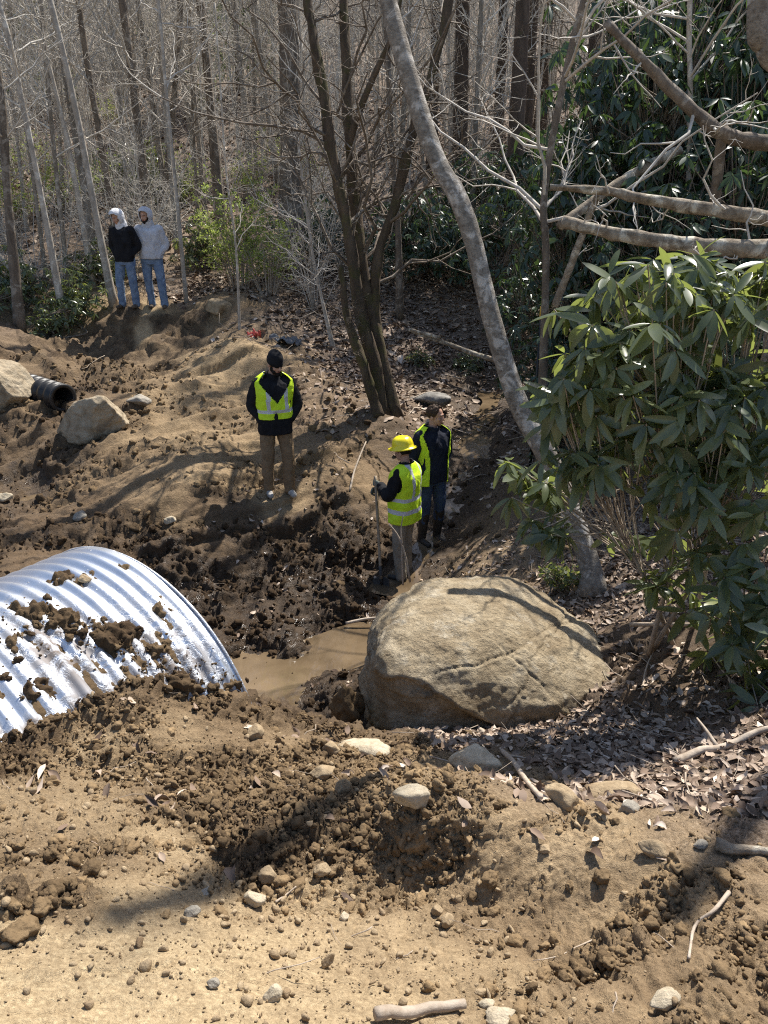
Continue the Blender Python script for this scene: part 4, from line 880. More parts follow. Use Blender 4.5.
named_tree([(240, 340), (236, 250), (226, 170), (220, 80)], 13.3, .018, .012, 'sapling_bark', 'whip-thin sapling standing above the scrap of red litter', 50, [(0, 0, 1)], 14, .2)
named_tree([(334, 344), (322, 300), (312, 250), (304, 190)], 13.8, .03, .016, 'sapling_bark', 'thin crooked sapling among grey twigs beside the mossy tree', 51, [(-.1, 0, 1)], 20, .2, None, (.2, .5))
named_tree([(552, 330), (546, 270), (544, 200), (558, 110), (584, 0)], 8.6, .042, .03, 'brown_bark', 'slender bare tree before the dark thicket, by the tip of the fallen logs', 52, [(.3, 0, 1), (.1, 0, 1.2)], 20, .25, 8.9, (.2, .42))
named_tree([(812, 260), (790, 130), (768, 50), (759, 0)], 6.4, .085, .07, 'birch_bark', 'pale grey trunk at the frame edge over the fallen logs', 53, E3, 8, .6)
named_tree([(700, 260), (690, 130), (690, 0)], 9.5, .03, .02, 'sapling_bark', 'thin sapling inside the dark thicket', 54, E3, 16, .2)
named_tree([(400, 300), (398, 230), (392, 150), (388, 60)], 15.6, .06, .04, 'brown_bark', 'short grey trunk in the gap between mossy tree and birch', 55, E3, 10, .4)
named_tree([(186, 300), (176, 190), (166, 90), (158, 0)], 15.0, .032, .02, 'sapling_bark', 'thin sapling close beside the person in the grey hoodie', 56, E3, 16, .3)
named_tree([(160, 230), (172, 120), (180, 0)], 19, .07, .05, 'brown_bark', 'upright brown trunk in line with the head of the person in the grey hoodie', 57, E3)

named_tree([(1020, 560), (1015, 400), (1005, 200), (1000, 60)], 5.4, .075, .06, 'brown_bark', 'bare tree standing beyond the frame edge past the rhododendron', 58, [(-.1, 0, 1.3), (-.1, 0, 1.3), (-.2, 0, 1.3)], 8, .7)

# dark tall hemlock trunks beyond the thicket
for i, (px, pyb, y, r, lab) in enumerate([(459, 195, 21, .21, 'dark shaggy hemlock trunk, thickest of those beyond the birch'), (511, 230, 18.5, .20, 'dark hemlock trunk standing right behind the centre rhododendrons'),
                                 (497, 150, 24, .16, 'slimmer dark hemlock trunk between two thicker ones'), (525, 160, 23, .17, 'dark hemlock trunk against the edge of the thicket'), (540, 140, 27, .2, 'distant dark hemlock trunk at the thicket edge'),
                                 (432, 170, 25, .15, 'distant dark hemlock trunk showing past the birch'), (590, 120, 20, .18, 'dark hemlock trunk rising through the thicket'), (640, 120, 22, .2, 'dark hemlock trunk over the broken limb')]):
    b = at_y(px, pyb, y); b[2] = gz(b[0], b[1])-.1
    P = b+trunk_line(rng(60+i), 13+i % 3, (0.01*(i % 3-1), 0.02), .01); R = np.linspace(r, r*.35, len(P))
    tr = bare_tree(P, R, 60+i, 'dark_bark', 30, 5, 3, .12, (.08, .2), .0, 10, 'hemlock_tree', -.12, 'brown_bark')
    tag(tr, lab, 'tree', 'hemlock trunks beyond the thicket')
    g = rng(90+i); A = np.array(tr.children[1].data.vertices[0].co[:])
    # sparse needle sprays high up
    n = 900; h = g.uniform(.45, 1.0, n); a = g.uniform(0, 6.28, n); rad = (1.15-h)*g.uniform(.3, 3.4, n)
    c = np.stack([np.cos(a)*rad, np.sin(a)*rad, h*(P[-1, 2]-b[2])-rad*.15], -1)
    q = np.array([[-.5, 0, 0], [0, -.16, 0], [.5, 0, -.06], [0, .16, 0]])
    VV = np.einsum('nij,vj->nvi', rots(g, n), q)*g.uniform(.12, .3, n)[:, None, None]+c[:, None]
    link('foliage', mesh_of('foliage', VV.reshape(-1, 3), [np.arange(4*n).reshape(n, 4)], {'tint': np.repeat(g.random(n), 4)}), M['hemlock_needle'], tr)

# evergreens far up the slope, seen through the bare woods
def far_evergreens():
    g = rng(95); src = None
    for i in range(16):
        y = g.uniform(30, 58); px = [20, 60, 100, 150, 190, 230, 265, 310, 350, 380, 420, 470, 500, 540, 130, 210][i]; x = (px-384)/F_PX*y/.93; b = np.array([x, y, gz(x, y)-.1])
        if src is None:
            P = trunk_line(g, 14, (.01, 0), .008); root = empty('evergreen_tree', b); V, F = tubes(P[None], np.linspace(.17, .03, len(P))[None], 8); link('trunk', mesh_of('trunk', V, F), M['dark_bark'], root)
            n = 5200; h = g.uniform(.08, 1.0, n); a = g.integers(0, 60, n)*2.39996+g.normal(0, .12, n); rad = (1.06-h)*g.uniform(.1, 1, n)**.6*3.0
            c = np.stack([np.cos(a)*rad, np.sin(a)*rad, h*14-rad*.28+g.normal(0, .08, n)], -1); q = np.array([[-.5, 0, 0], [0, -.2, 0], [.5, 0, -.08], [0, .2, 0]])
            VV = np.einsum('nij,vj->nvi', rots(g, n), q)*g.uniform(.16, .42, n)[:, None, None]+c[:, None]
            link('foliage', mesh_of('foliage', VV.reshape(-1, 3), [np.arange(4*n).reshape(n, 4)], {'tint': np.repeat(g.random(n), 4)}), M['far_needle'], root); src = o = root
        else: o = copy_tree(src); o.location = b
        s = g.uniform(.4, .8); o.scale = (s, s, s*g.uniform(.9, 1.15)); o.rotation_euler = (0, 0, g.uniform(0, 6.28))
        tag(o, 'grey-green evergreen far up the wooded slope, half hidden by bare trunks', 'tree', 'evergreens far up the slope')
leaf_mat('far_needle', (.07, .095, .05), (.15, .18, .095), (.22, .28, .1), .6, .3)
far_evergreens()

# the bare woods: a few kinds, each tree of its own
def proto_tree(H, r, lean, wob, seed, mat, **kw):
    kw.update(elev=.85, wob=.016, thin=.008, up=.16, t1=.78); H *= .9
    P = trunk_line(rng(seed), H, lean, wob); R = r*np.linspace(1, .3, len(P))
    return bare_tree(P, R, seed, mat, **kw)
KINDS = [proto_tree(9.5, .026, (-.06, 0), .012, 101, 'sapling_bark', n1=36, n2=6, n3=4, t0=.12, l1=(.10, .22)),
         proto_tree(11, .036, (.02, .02), .010, 102, 'woods_bark', n1=38, n2=6, n3=4, t0=.15, l1=(.1, .22)),
         proto_tree(8, .018, (.08, -.03), .018, 103, 'sapling_bark', n1=32, n2=6, n3=4, t0=.1, l1=(.12, .26)),
         proto_tree(13, .065, (0, .02), .009, 104, 'woods_bark', n1=40, n2=6, n3=4, t0=.18, l1=(.1, .2)),
         proto_tree(6, .013, (-.12, .02), .024, 105, 'sapling_bark', n1=26, n2=5, n3=3, t0=.08, l1=(.15, .32)),
         proto_tree(12, .042, (-.03, 0), .012, 106, 'sapling_bark', n1=36, n2=6, n3=4, t0=.2, l1=(.1, .22))]
KL = ['slim pale bare sapling in the dense woods on the slope', 'slim brown bare tree in the dense woods on the slope', 'thin curving pale sapling in the dense woods on the slope',
      'tall brown bare tree in the dense woods on the slope', 'whippy many-twigged sapling in the dense woods on the slope', 'tall pale-barked bare tree in the dense woods on the slope']
KG = ['slim pale saplings of the woods', 'slim brown trees of the woods', 'thin curving saplings of the woods', 'tall brown trees of the woods', 'whippy saplings of the woods', 'tall pale trees of the woods']
def woods():
    g = rng(200); spots = []; used = [False]*6
    tries = 0
    while len(spots) < 275 and tries < 60000:
        tries += 1
        y = 15.0+g.random()**1.15*44; x = g.uniform(-.62, .62)*y
        px = x/y*F_PX*.93+384
        if px > 560 and y < 22: continue
        if 330 < px <= 560 and y < 19: continue
        if px > 300 and g.random() < .35: continue
        if -6.0 < x < -1.9 and y < 15.9: continue
        dmin = .3+.011*y
        if any((x-a)**2+(y-b)**2 < dmin*dmin for a, b, _ in spots): continue
        wk = np.array([.24, .2, .16, .14, .14, .12]) if y < 24 else np.array([.18, .26, .08, .24, .06, .18])
        spots.append((x, y, int(g.choice(6, p=wk))))
    xy = np.array([(a, b) for a, b, _ in spots]); z = ground_z(xy)
    for (x, y, k), zz in zip(spots, z):
        o = KINDS[k] if not used[k] else copy_tree(KINDS[k]); used[k] = True
        s = g.uniform(.8, 1.3)
        o.location = (x, y, zz-.06); o.rotation_euler = (g.normal(0, .05), g.normal(-.03, .06), g.uniform(0, 6.28)); o.scale = (s, s, s*g.uniform(.9, 1.1))
        tag(o, KL[k], 'tree', KG[k])
woods()

def shrub_proto(seed, H, n):
    g = rng(seed); root = empty('bare_shrub'); a = g.uniform(0, 6.28, n); r_ = H*g.uniform(.1, .55, n)
    top = np.stack([np.cos(a)*r_, np.sin(a)*r_, H*g.uniform(.6, 1, n)], -1); bot = top*np.array([.12, .12, 0])
    s = np.linspace(0, 1, 9)[None, :, None]; Q = bot[:, None]*(1-s)+top[:, None]*s+np.cumsum(g.normal(0, .012*H, (n, 9, 3)), 1)*s
    mb = MB(); R_ = np.repeat(np.linspace(.010, .004, 9)[None], n, 0); V, F = tubes(Q, R_, 5); mb.add(V, F)
    A, RA = grow(Q, R_, g, 9, .15, 1, .2, .55, .5, 6, .06, .7, .03); V, F = tubes(A, RA, 4, False); mb.add(V, F)
    B, RB = grow(A, RA, g, 5, .15, 1, .25, .6, .5, 4, .06, .8, 0); V, F = tubes(B, RB, 3, False); mb.add(V, F)
    mb.build('stems', M['twig_bark'], root); return root
SHR = [shrub_proto(601, 2.2, 9), shrub_proto(602, 1.5, 7), shrub_proto(603, 3.0, 7)]; SU = [False]*3
SL = ['waist-high grey thicket of bare twigs in the woods', 'low tangle of bare pale twigs in the woods', 'tall loose bare shrub of whippy stems in the woods']
def brush():
    g = rng(610); n = 0
    while n < 110:
        y = 14.6+g.random()**1.3*26; x = g.uniform(-.6, .62)*y; px = x/y*F_PX*.93+384
        if (px > 560 and y < 20) or (330 < px <= 560 and y < 15.6): continue
        if -6.0 < x < -1.9 and y < 16.0: continue
        k = int(g.integers(0, 3)); o = SHR[k] if not SU[k] else copy_tree(SHR[k]); SU[k] = True; s = g.uniform(.7, 1.25)
        o.location = (x, y, gz(x, y)-.04); o.scale = (s, s, s); o.rotation_euler = (0, 0, g.uniform(0, 6.28)); tag(o, SL[k], 'shrub', SL[k].split(' in the')[0]+'s'); n += 1
brush()

# ------------------------------------------------------------------ rhododendrons
def leaf_patch(nseg=5, width=.30, droop=.25, fold=.12):
    """one leaf along +x, length 1: (nseg+1)*3 points, a fold along the midrib"""
    u = np.linspace(0, 1, nseg+1); w_ = width/2*np.sin(np.pi*np.clip(u, .02, .985)**.92)**.55; w_[0] = .02; w_[-1] = .008
    z = -droop*u**2
    V = np.array([[x, s*ww, zz+abs(s)*ww*fold*2] for x, ww, zz in zip(u, w_, z) for s in (-1, 0, 1)])
    F = np.array([[i*3+j, (i+1)*3+j, (i+1)*3+j+1, i*3+j+1] for i in range(nseg) for j in range(2)])
    return V, F
def whorls(C, D, g, nl, l0, l1, droop, nseg=5, width=.29, spread=.35):
    """leaf whorls at tips C (n,3) facing D (n,3) -> V, F, tint"""
    n = len(C); per = g.integers(nl[0], nl[1]+1, n); own = np.repeat(np.arange(n), per); m = len(own)
    kth = np.concatenate([np.arange(p) for p in per]); a = kth*2.39996+np.repeat(g.uniform(0, 6.28, n), per)+g.normal(0, .2, m)
    D = unit(D)[own]; u = unit(np.cross(D, [.31, .17, .93])); v = np.cross(D, u)
    el = g.normal(droop[0], droop[1], m)                       # above (+) or below (-) the plane of the whorl
    rad = np.cos(a)[:, None]*u+np.sin(a)[:, None]*v
    ax = unit(rad*np.cos(el)[:, None]+D*np.sin(el)[:, None]); ax[:, 2] -= g.uniform(.05, spread, m); ax = unit(ax)
    sd = unit(np.cross(D+g.normal(0, .28, (m, 3)), ax)); nm = np.cross(ax, sd)
    Lp, Fp = leaf_patch(nseg, width, 1.0); k = len(Lp); ln = g.uniform(l0, l1, m)*(.75+.25*g.random(m)); dr = g.uniform(.03, .34, m); wv = g.uniform(.85, 1.2, m)
    cup = g.uniform(.2, 1.6, m)
    zz = Lp[None, :, 2]; flat = -(Lp[:, 0]**2)[None]
    V = (Lp[None, :, 0, None]*ax[:, None]+(Lp[None, :, 1]*wv[:, None])[..., None]*sd[:, None]+(flat*dr[:, None]+(zz-flat)*cup[:, None])[..., None]*nm[:, None])*ln[:, None, None]+C[own][:, None]+ax[:, None]*.012
    F = (Fp[None]+(np.arange(m)*k)[:, None, None]).reshape(-1, 4)
    return V.reshape(-1, 3), F, np.repeat(np.clip(g.beta(2, 2.6, m), 0, 1), k)
def stems_to(tips, base, g, r0=.03, n_main=5, bend=.2):
    """woody stems: main stems from the base to cluster centres, side stems from those to every tip"""
    idx = g.choice(len(tips), min(n_main, len(tips)), replace=False); ctr = tips[idx]
    for _ in range(4):
        own = np.argmin(((tips[:, None]-ctr[None])**2).sum(-1), 1)
        ctr = np.array([tips[own == j].mean(0) if (own == j).any() else ctr[j] for j in range(len(ctr))])
    mb = MB(); mains = []
    for c in ctr:
        b = base+np.append(g.normal(0, .12, 2), 0); mid = b*.5+c*.5+np.append(g.normal(0, bend, 2), -.1*bend)
        q = spline([b, mid, c*.97+b*.03], 14); mains.append(q); V, F = tubes(q[None], (r0*np.linspace(1, .4, 14))[None], 7); mb.add(V, F)
    for j in range(len(ctr)):
        tt = tips[own == j]
        if not len(tt): continue
        q = mains[j]; f = g.uniform(.45, 1, len(tt)); b = q[(f*13).astype(int)]
        s = np.linspace(0, 1, 6)[None, :, None]; mid = (b+tt)/2-np.array([0, 0, .12])*np.linalg.norm(tt-b, axis=1)[:, None]
        Q = b[:, None]*(1-s)**2+2*mid[:, None]*s*(1-s)+tt[:, None]*s**2
        V, F = tubes(Q, np.repeat(np.linspace(r0*.3, .004, 6)[None], len(tt), 0), 4, False); mb.add(V, F)
    return mb

def front_rhododendron():
    g = rng(301)
    base = hit(705, 655); base[1] += .45; base[2] = gz(base[0], base[1])-.05
    # lobes of the crown: photo place, distance, radii
    lob = [(640, 320, 4.3, .50, .42, .36, 34), (600, 370, 4.25, .36, .34, .28, 26), (690, 300, 4.5, .50, .4, .32, 34), (750, 340, 4.5, .5, .4, .4, 34), (660, 400, 4.25, .52, .42, .36, 34),
           (720, 420, 4.3, .5, .4, .36, 38), (560, 400, 4.35, .2, .25, .18, 9), (640, 462, 4.2, .42, .35, .22, 20), (710, 490, 4.1, .42, .35, .26, 24), (760, 480, 4.2, .4, .35, .35, 24), (585, 455, 4.3, .28, .25, .15, 8),
           (530, 490, 4.5, .17, .2, .12, 8), (545, 530, 4.4, .14, .16, .12, 7), (510, 470, 4.5, .08, .1, .08, 3), (740, 590, 3.9, .26, .26, .3, 16), (765, 640, 3.7, .22, .22, .26, 13), (690, 590, 4.3, .3, .2, .2, 9), (735, 640, 4.2, .25, .2, .2, 9), (640, 540, 4.5, .3, .15, .12, 6), (720, 555, 4.1, .2, .24, .14, 6), (745, 690, 3.5, .12, .14, .12, 4)]
    tips, dirs = [], []
    for (px, py, y, rx, ry, rz, n) in lob:
        c = at_y(px, py, y); d = unit(g.normal(size=(n, 3))+np.array([0, -.35, .35])); rr = g.uniform(.45, 1.0, n)**.6
        tips.append(c+d*rr[:, None]*np.array([rx, ry, rz])); dirs.append(unit(d*.55+np.array([0, -.05, .75])+g.normal(0, .22, (n, 3))))
    tips, dirs = np.concatenate(tips), np.concatenate(dirs)
    root = empty('rhododendron', base)
    V, F, tn = whorls(tips, dirs, g, (6, 10), .14, .225, (-.22, .5), 6, .27, .6)
    link('foliage', mesh_of('foliage', V-base, [F], {'tint': tn}), M['rhododendron_leaf'], root)
    mb = stems_to(tips-base, np.zeros(3), g, .018, 6, .10)
    mb.build('stems', M['stick_wood'], root)
    tag(root, 'large glossy rhododendron in the near corner, its long leaves sharp and sunlit', 'shrub')
front_rhododendron()

def bush_proto(seed, rx, ry, rz, n, leaf, mat, name='rhododendron', nl=(6, 9), nseg=3, base_z=None, width=.3, droop=(-.25, .3)):
    g = rng(seed); d = unit(g.normal(size=(n, 3))); d[:, 2] = np.abs(d[:, 2])*1.0-.25*(g.random(n) < .5); rr = g.uniform(.15, 1, n)**.45
    lump = 1+.28*fbm(d*1.7+seed, 2, seed)
    tips = d*(rr*lump)[:, None]*np.array([rx, ry, rz])+np.array([0, 0, rz*.42]); tips[:, 2] = np.maximum(tips[:, 2], .08+.15*g.random(n))
    dirs = unit(d*.6+np.array([0, 0, .7])+g.normal(0, .25, (n, 3)))
    root = empty(name, (0, 0, 0))
    V, F, tn = whorls(tips, dirs, g, nl, leaf*.7, leaf*1.15, droop, nseg, width, .55)
    link('foliage', mesh_of('foliage', V, [F], {'tint': tn}), M[mat], root)
    stems_to(tips, np.zeros(3), g, .035, 6, .3).build('stems', M['brown_bark'], root)
    return root
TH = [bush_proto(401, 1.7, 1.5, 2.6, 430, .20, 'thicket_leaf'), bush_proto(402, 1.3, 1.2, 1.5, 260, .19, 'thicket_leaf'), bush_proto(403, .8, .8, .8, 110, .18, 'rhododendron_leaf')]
used = [False]*3
def bush(k, x, y, s, sz, label, rz, group=None, zoff=-.05, cat='shrub'):
    o = TH[k] if not used[k] else copy_tree(TH[k]); used[k] = True
    o.location = (x, y, gz(x, y)+zoff); o.scale = (s, s, s*sz); o.rotation_euler = (0, 0, rz)
    return tag(o, label, cat, group)
TG = 'dark rhododendrons of the thicket'
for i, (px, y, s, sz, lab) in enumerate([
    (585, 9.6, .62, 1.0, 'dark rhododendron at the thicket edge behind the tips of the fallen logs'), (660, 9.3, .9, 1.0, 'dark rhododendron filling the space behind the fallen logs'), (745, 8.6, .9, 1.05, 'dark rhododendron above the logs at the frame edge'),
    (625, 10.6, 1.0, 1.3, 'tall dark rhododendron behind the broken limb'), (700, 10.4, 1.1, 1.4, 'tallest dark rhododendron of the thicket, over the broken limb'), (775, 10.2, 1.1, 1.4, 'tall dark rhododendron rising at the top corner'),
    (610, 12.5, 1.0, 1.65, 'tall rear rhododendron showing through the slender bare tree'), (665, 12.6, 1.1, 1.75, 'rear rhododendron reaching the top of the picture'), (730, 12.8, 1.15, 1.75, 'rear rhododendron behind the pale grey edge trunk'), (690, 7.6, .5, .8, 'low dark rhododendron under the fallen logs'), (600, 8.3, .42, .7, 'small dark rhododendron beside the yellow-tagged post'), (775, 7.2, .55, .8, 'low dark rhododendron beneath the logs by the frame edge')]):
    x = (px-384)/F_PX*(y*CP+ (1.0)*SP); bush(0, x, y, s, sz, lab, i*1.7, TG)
CG = 'rhododendrons beyond the leafy flat'
for i, (k, px, y, s, sz, lab) in enumerate([
    (1, 415, 17.2, .95, 1.0, 'dark round rhododendron seen between the mossy tree and the birch'), (1, 450, 16.6, .8, .95, 'dark rhododendron directly behind the birch trunk'), (1, 500, 16.2, .95, 1.0, 'sunlit rhododendron just past the birch trunk'), (1, 535, 14.5, .8, 1.0, 'rhododendron where the leafy flat meets the thicket'),
    (1, 330, 18.5, .85, .9, 'shaded rhododendron behind the stems of the mossy tree'), (1, 475, 19.5, 1.0, 1.1, 'farther rhododendron between hemlock trunks'), (1, 545, 18.0, 1.1, 1.2, 'farther rhododendron at the foot of a hemlock'), (1, 300, 20, .6, .8, 'low rhododendron at the foot of the thick brown trunk'),
    (2, 75, 14.4, .8, .9, 'small rhododendron on the spoil heap edge, next to the hooded pair'), (2, 48, 14.0, .7, .8, 'small glossy rhododendron beside the bent sapling'), (2, 100, 15.6, .8, .9, 'small rhododendron behind the navy-vested person'), (2, 20, 14.8, .9, 1.0, 'small rhododendron at the frame edge among saplings'), (2, 205, 17.5, .9, 1.0, 'small rhododendron between hoodie person and green shrub'),
    (2, 420, 14.0, .35, .8, 'tiny rhododendron seedling on the leafy flat behind the slab rock'), (2, 470, 14.2, .45, .8, 'little rhododendron plant at the stream bend on the leafy flat'), (2, 170, 21, 1.1, 1.1, 'hillside rhododendron above the hooded pair'), (2, 135, 23, 1.1, 1, 'hillside rhododendron between two dark trunks')]):
    x = (px-384)/F_PX*(y*CP+1.6*SP); bush(k, x, y, s, sz, lab, i*2.1, CG)

def spring_shrub(px, y, rx, rz, n, seed, label, mat='spring_leaf'):
    g = rng(seed); x = (px-384)/F_PX*(y*CP+1.6*SP); b = np.array([x, y, gz(x, y)]); root = empty('green_shrub', b)
    m_ = 26; a = g.uniform(0, 6.28, m_); r_ = rx*g.uniform(.2, 1, m_)
    top = np.stack([np.cos(a)*r_, np.sin(a)*r_*.7, rz*g.uniform(.6, 1.05, m_)], -1); bot = top*np.array([.25, .25, 0]); mid = (top+bot)/2*np.array([.8, .8, 1.15])
    s = np.linspace(0, 1, 8)[None, :, None]; Q = bot[:, None]*(1-s)**2+2*mid[:, None]*s*(1-s)+top[:, None]*s**2
    mb = MB(); R_ = np.repeat(np.linspace(.012, .003, 8)[None], m_, 0); V, F = tubes(Q, R_, 4, False); mb.add(V, F)
    A, RA = grow(Q, R_, g, 9, .2, 1, .2, .5, .5, 5, .06, .7, .05); V, F = tubes(A, RA, 3, False); mb.add(V, F); mb.build('stems', M['stick_wood'], root)
    own = g.integers(0, len(A), n); f = g.uniform(.25, 1, n)*4; i = np.minimum(f.astype(int), 3); fr = (f-i)[:, None]
    c = A[own, i]*(1-fr)+A[own, i+1]*fr+g.normal(0, .02, (n, 3))
    q = np.array([[0, 0, 0], [.5, -.28, .05], [1, 0, -.05], [.5, .28, .05]])
    VV = np.einsum('nij,vj->nvi', rots(g, n), q)*g.uniform(.035, .075, n)[:, None, None]+c[:, None]
    link('foliage', mesh_of('foliage', VV.reshape(-1, 3), [np.arange(4*n).reshape(n, 4)], {'tint': np.repeat(g.random(n), 4)}), M[mat], root)
    tag(root, label, 'shrub')
spring_shrub(240, 16.3, 1.15, 1.9, 3800, 501, 'bright yellow-green shrub in young leaf to the side of the hooded pair')
spring_shrub(268, 15.6, .8, 1.3, 1700, 502, 'smaller yellow-green shrub under the thick brown trunk')
spring_shrub(80, 19.5, 1.0, 1.1, 1300, 503, 'yellow-green shrub half hidden behind saplings and the navy vest')
spring_shrub(30, 18.5, .9, 1.0, 1000, 504, 'yellow-green shrub among pale trunks by the frame edge')
spring_shrub(500, 17.6, .9, 1.2, 1100, 505, 'yellow-green shrub glowing behind the birch')
for i, (px, y) in enumerate([(15, 21), (55, 24), (105, 20.5), (165, 25), (195, 22), (250, 23), (285, 26), (320, 24), (125, 29), (215, 30), (60, 32), (455, 22.5)]):
    spring_shrub(px, y, .9, 1.2, 700, 520+i, 'small patch of fresh green shrub on the wooded slope')
for o_ in [o for o in COL.objects if o.get('label') == 'small patch of fresh green shrub on the wooded slope']: o_['group'] = 'fresh green shrubs on the wooded slope'
spring_shrub(582, 6.1, .24, .22, 420, 506, 'low green weeds at the foot of the birch', 'rhododendron_leaf')

# ------------------------------------------------------------------ fallen logs and the broken limb on the far side of the rhododendron
def log(pts, ys, r0, r1, label, mat='log_bark', nbr=8, seed=1, name='fallen_log', lmin=.08, lmax=.22):
    P = np.array([at_y(a, b, y) for (a, b), y in zip(pts, ys)]); O = P[0].copy(); q = spline(P-O, 40); rr = np.linspace(r0, r1, 40)*(1+.07*vnoise(q*5, seed))
    root = empty(name, O); V, F = tubes(q[None], rr[None], 14); V = V+.010*fbm(V*12, 4, seed)[:, None]
    link('log', mesh_of('log', V, F), M[mat], root)
    g = rng(seed); A, RA = grow(q[None], rr[None], g, nbr, .15, .98, lmin, lmax, .35, 7, .06, .3, .05); mb = MB(); V, F = tubes(A, RA, 5, False); mb.add(V, F)
    B, RB = grow(A, RA, g, 3, .2, .95, .3, .6, .5, 5, .07, .7, 0); V, F = tubes(B, RB, 4, False); mb.add(V, F)
    mb.build('branches', M['twig_bark'], root)
    return tag(root, label, 'log')
log([(1150, 262), (1000, 250), (830, 228), (768, 219), (700, 208), (640, 198), (596, 190), (550, 187)], [6.3, 6.4, 6.6, 6.7, 6.9, 7.1, 7.2, 7.3], .088, .026, 'upper of the two mossy fallen logs, with a yellow moss patch', seed=3)
log([(1160, 300), (1000, 280), (830, 256), (768, 250), (700, 246), (640, 238), (596, 230), (562, 221)], [6.0, 6.1, 6.3, 6.4, 6.5, 6.6, 6.7, 6.75], .092, .046, 'lower of the two fallen logs, grey and just above the rhododendron', seed=5)
log([(606, 22), (640, 58), (680, 98), (720, 132), (760, 142), (830, 146), (1000, 160), (1120, 190)], [8.0, 7.9, 7.8, 7.7, 7.7, 7.6, 7.5, 7.4], .035, .10, 'brown broken limb slanting down to a thick stub in the thicket', 'brown_bark', 9, 7, 'broken_limb', .1, .35)
log([(715, 205), (718, 170), (722, 135)], [7.9, 7.8, 7.7], .05, .045, 'short brown snag propping up the broken limb', 'brown_bark', 3, 9, 'snag')
log([(560, 226), (600, 196), (640, 170), (680, 150)], [8.4, 8.6, 8.8, 9.0], .05, .05, 'grey fallen trunk rising behind the two logs into the thicket', 'log_bark', 5, 11)
log([(555, 306), (572, 262), (586, 225), (598, 195)], [7.6, 7.5, 7.4, 7.3], .035, .028, 'thin grey pole propped under the tip of the upper log', 'log_bark', 4, 13, 'leaning_pole')
log([(440, 338), (410, 330), (470, 352), (500, 362)], [13.8, 14.2, 13.6, 13.3], .03, .045, 'grey fallen branch across the leafy flat', 'log_bark', 3, 15, 'fallen_branch')

# slender twigs in front of the boulder, by the man in the hard hat
def twig_plant(pts_list, y, label):
    mb = MB(); B = None
    for pts, r in pts_list:
        P = np.array([at_y(a, b, y) for a, b in pts])
        if B is None: B = P[0].copy()
        V, F = tubes(spline(P-B, 12)[None], np.linspace(r, r*.55, 12)[None], 6); mb.add(V, F)
    root = empty('twig_sapling', B); mb.build('stems', M['stick_wood'], root); tag(root, label, 'sapling')
twig_plant([([(410, 582), (405, 555), (398, 536), (389, 524)], .011), ([(402, 545), (401, 530), (403, 515)], .008), ([(403, 585), (402, 560), (402, 545)], .009)], 6.5, 'bare forked twig sapling standing behind the huge boulder')

# the small yellow marker on a post before the thicket
def marker():
    P = at_y(542, 313, 9.2); z0 = gz(P[0], P[1]); root = empty('marker_post', (P[0], P[1], z0)); h = P[2]-z0
    def box(cx, cy, cz, sx, sy, sz):
        V = np.array([[cx+a*sx/2, cy+b*sy/2, cz+c*sz/2] for a in (-1, 1) for b in (-1, 1) for c in (-1, 1)]); F = np.array([[0, 1, 3, 2], [4, 6, 7, 5], [0, 4, 5, 1], [2, 3, 7, 6], [0, 2, 6, 4], [1, 5, 7, 3]]); return V, F
    V, F = box(0, .02, h/2, .035, .03, h+.12); link('post', mesh_of('post', V, [F], smooth=False), M['black_plastic'], root)
    V, F = box(0, 0, h, .055, .006, .15); link('tag', mesh_of('tag', V, [F], smooth=False), M['marker_yellow'], root)
    V, F = box(0, -.005, h, .02, .004, .06); link('emblem', mesh_of('emblem', V, [F], smooth=False), M['black_plastic'], root)
    tag(root, 'thin dark post with a small yellow-orange tag in front of the thicket', 'marker')
simple_mat('marker_yellow', (.55, .30, .03), (.65, .38, .05), 20, .6)
marker()
def litter():
    simple_mat('red_plastic', (.55, .09, .06), (.70, .16, .12), 12, .5); simple_mat('grey_plastic', (.05, .055, .06), (.16, .17, .18), 12, .4)
    for (px, py, w_, mat, lab, sd, nm) in [(254, 338, .10, 'red_plastic', 'crumpled red scrap of litter on the bank above the man in the beanie', 1, 'litter_scrap'), (283, 344, .26, 'grey_plastic', 'crumpled dark sheet of plastic lying beside the red scrap', 2, 'plastic_sheet')]:
        P = hit(px, py); n = 16; u = np.linspace(-1, 1, n); X, Y = np.meshgrid(u, u); V = np.stack([X*w_*(1+.2*np.sin(3*Y)), Y*w_*.6, .10*fbm(np.stack([X, Y], -1)*1.8+sd, 4, sd)+.05], -1).reshape(-1, 3)
        i = np.arange(n*n).reshape(n, n); q = np.stack([i[:-1, :-1], i[:-1, 1:], i[1:, 1:], i[1:, :-1]], -1).reshape(-1, 4)
        o = link(nm, mesh_of(nm, V, [q]), M[mat]); o.location = P
        sm = o.modifiers.new('thickness', 'SOLIDIFY'); sm.thickness = .004
        tag(o, lab, 'litter')
litter()

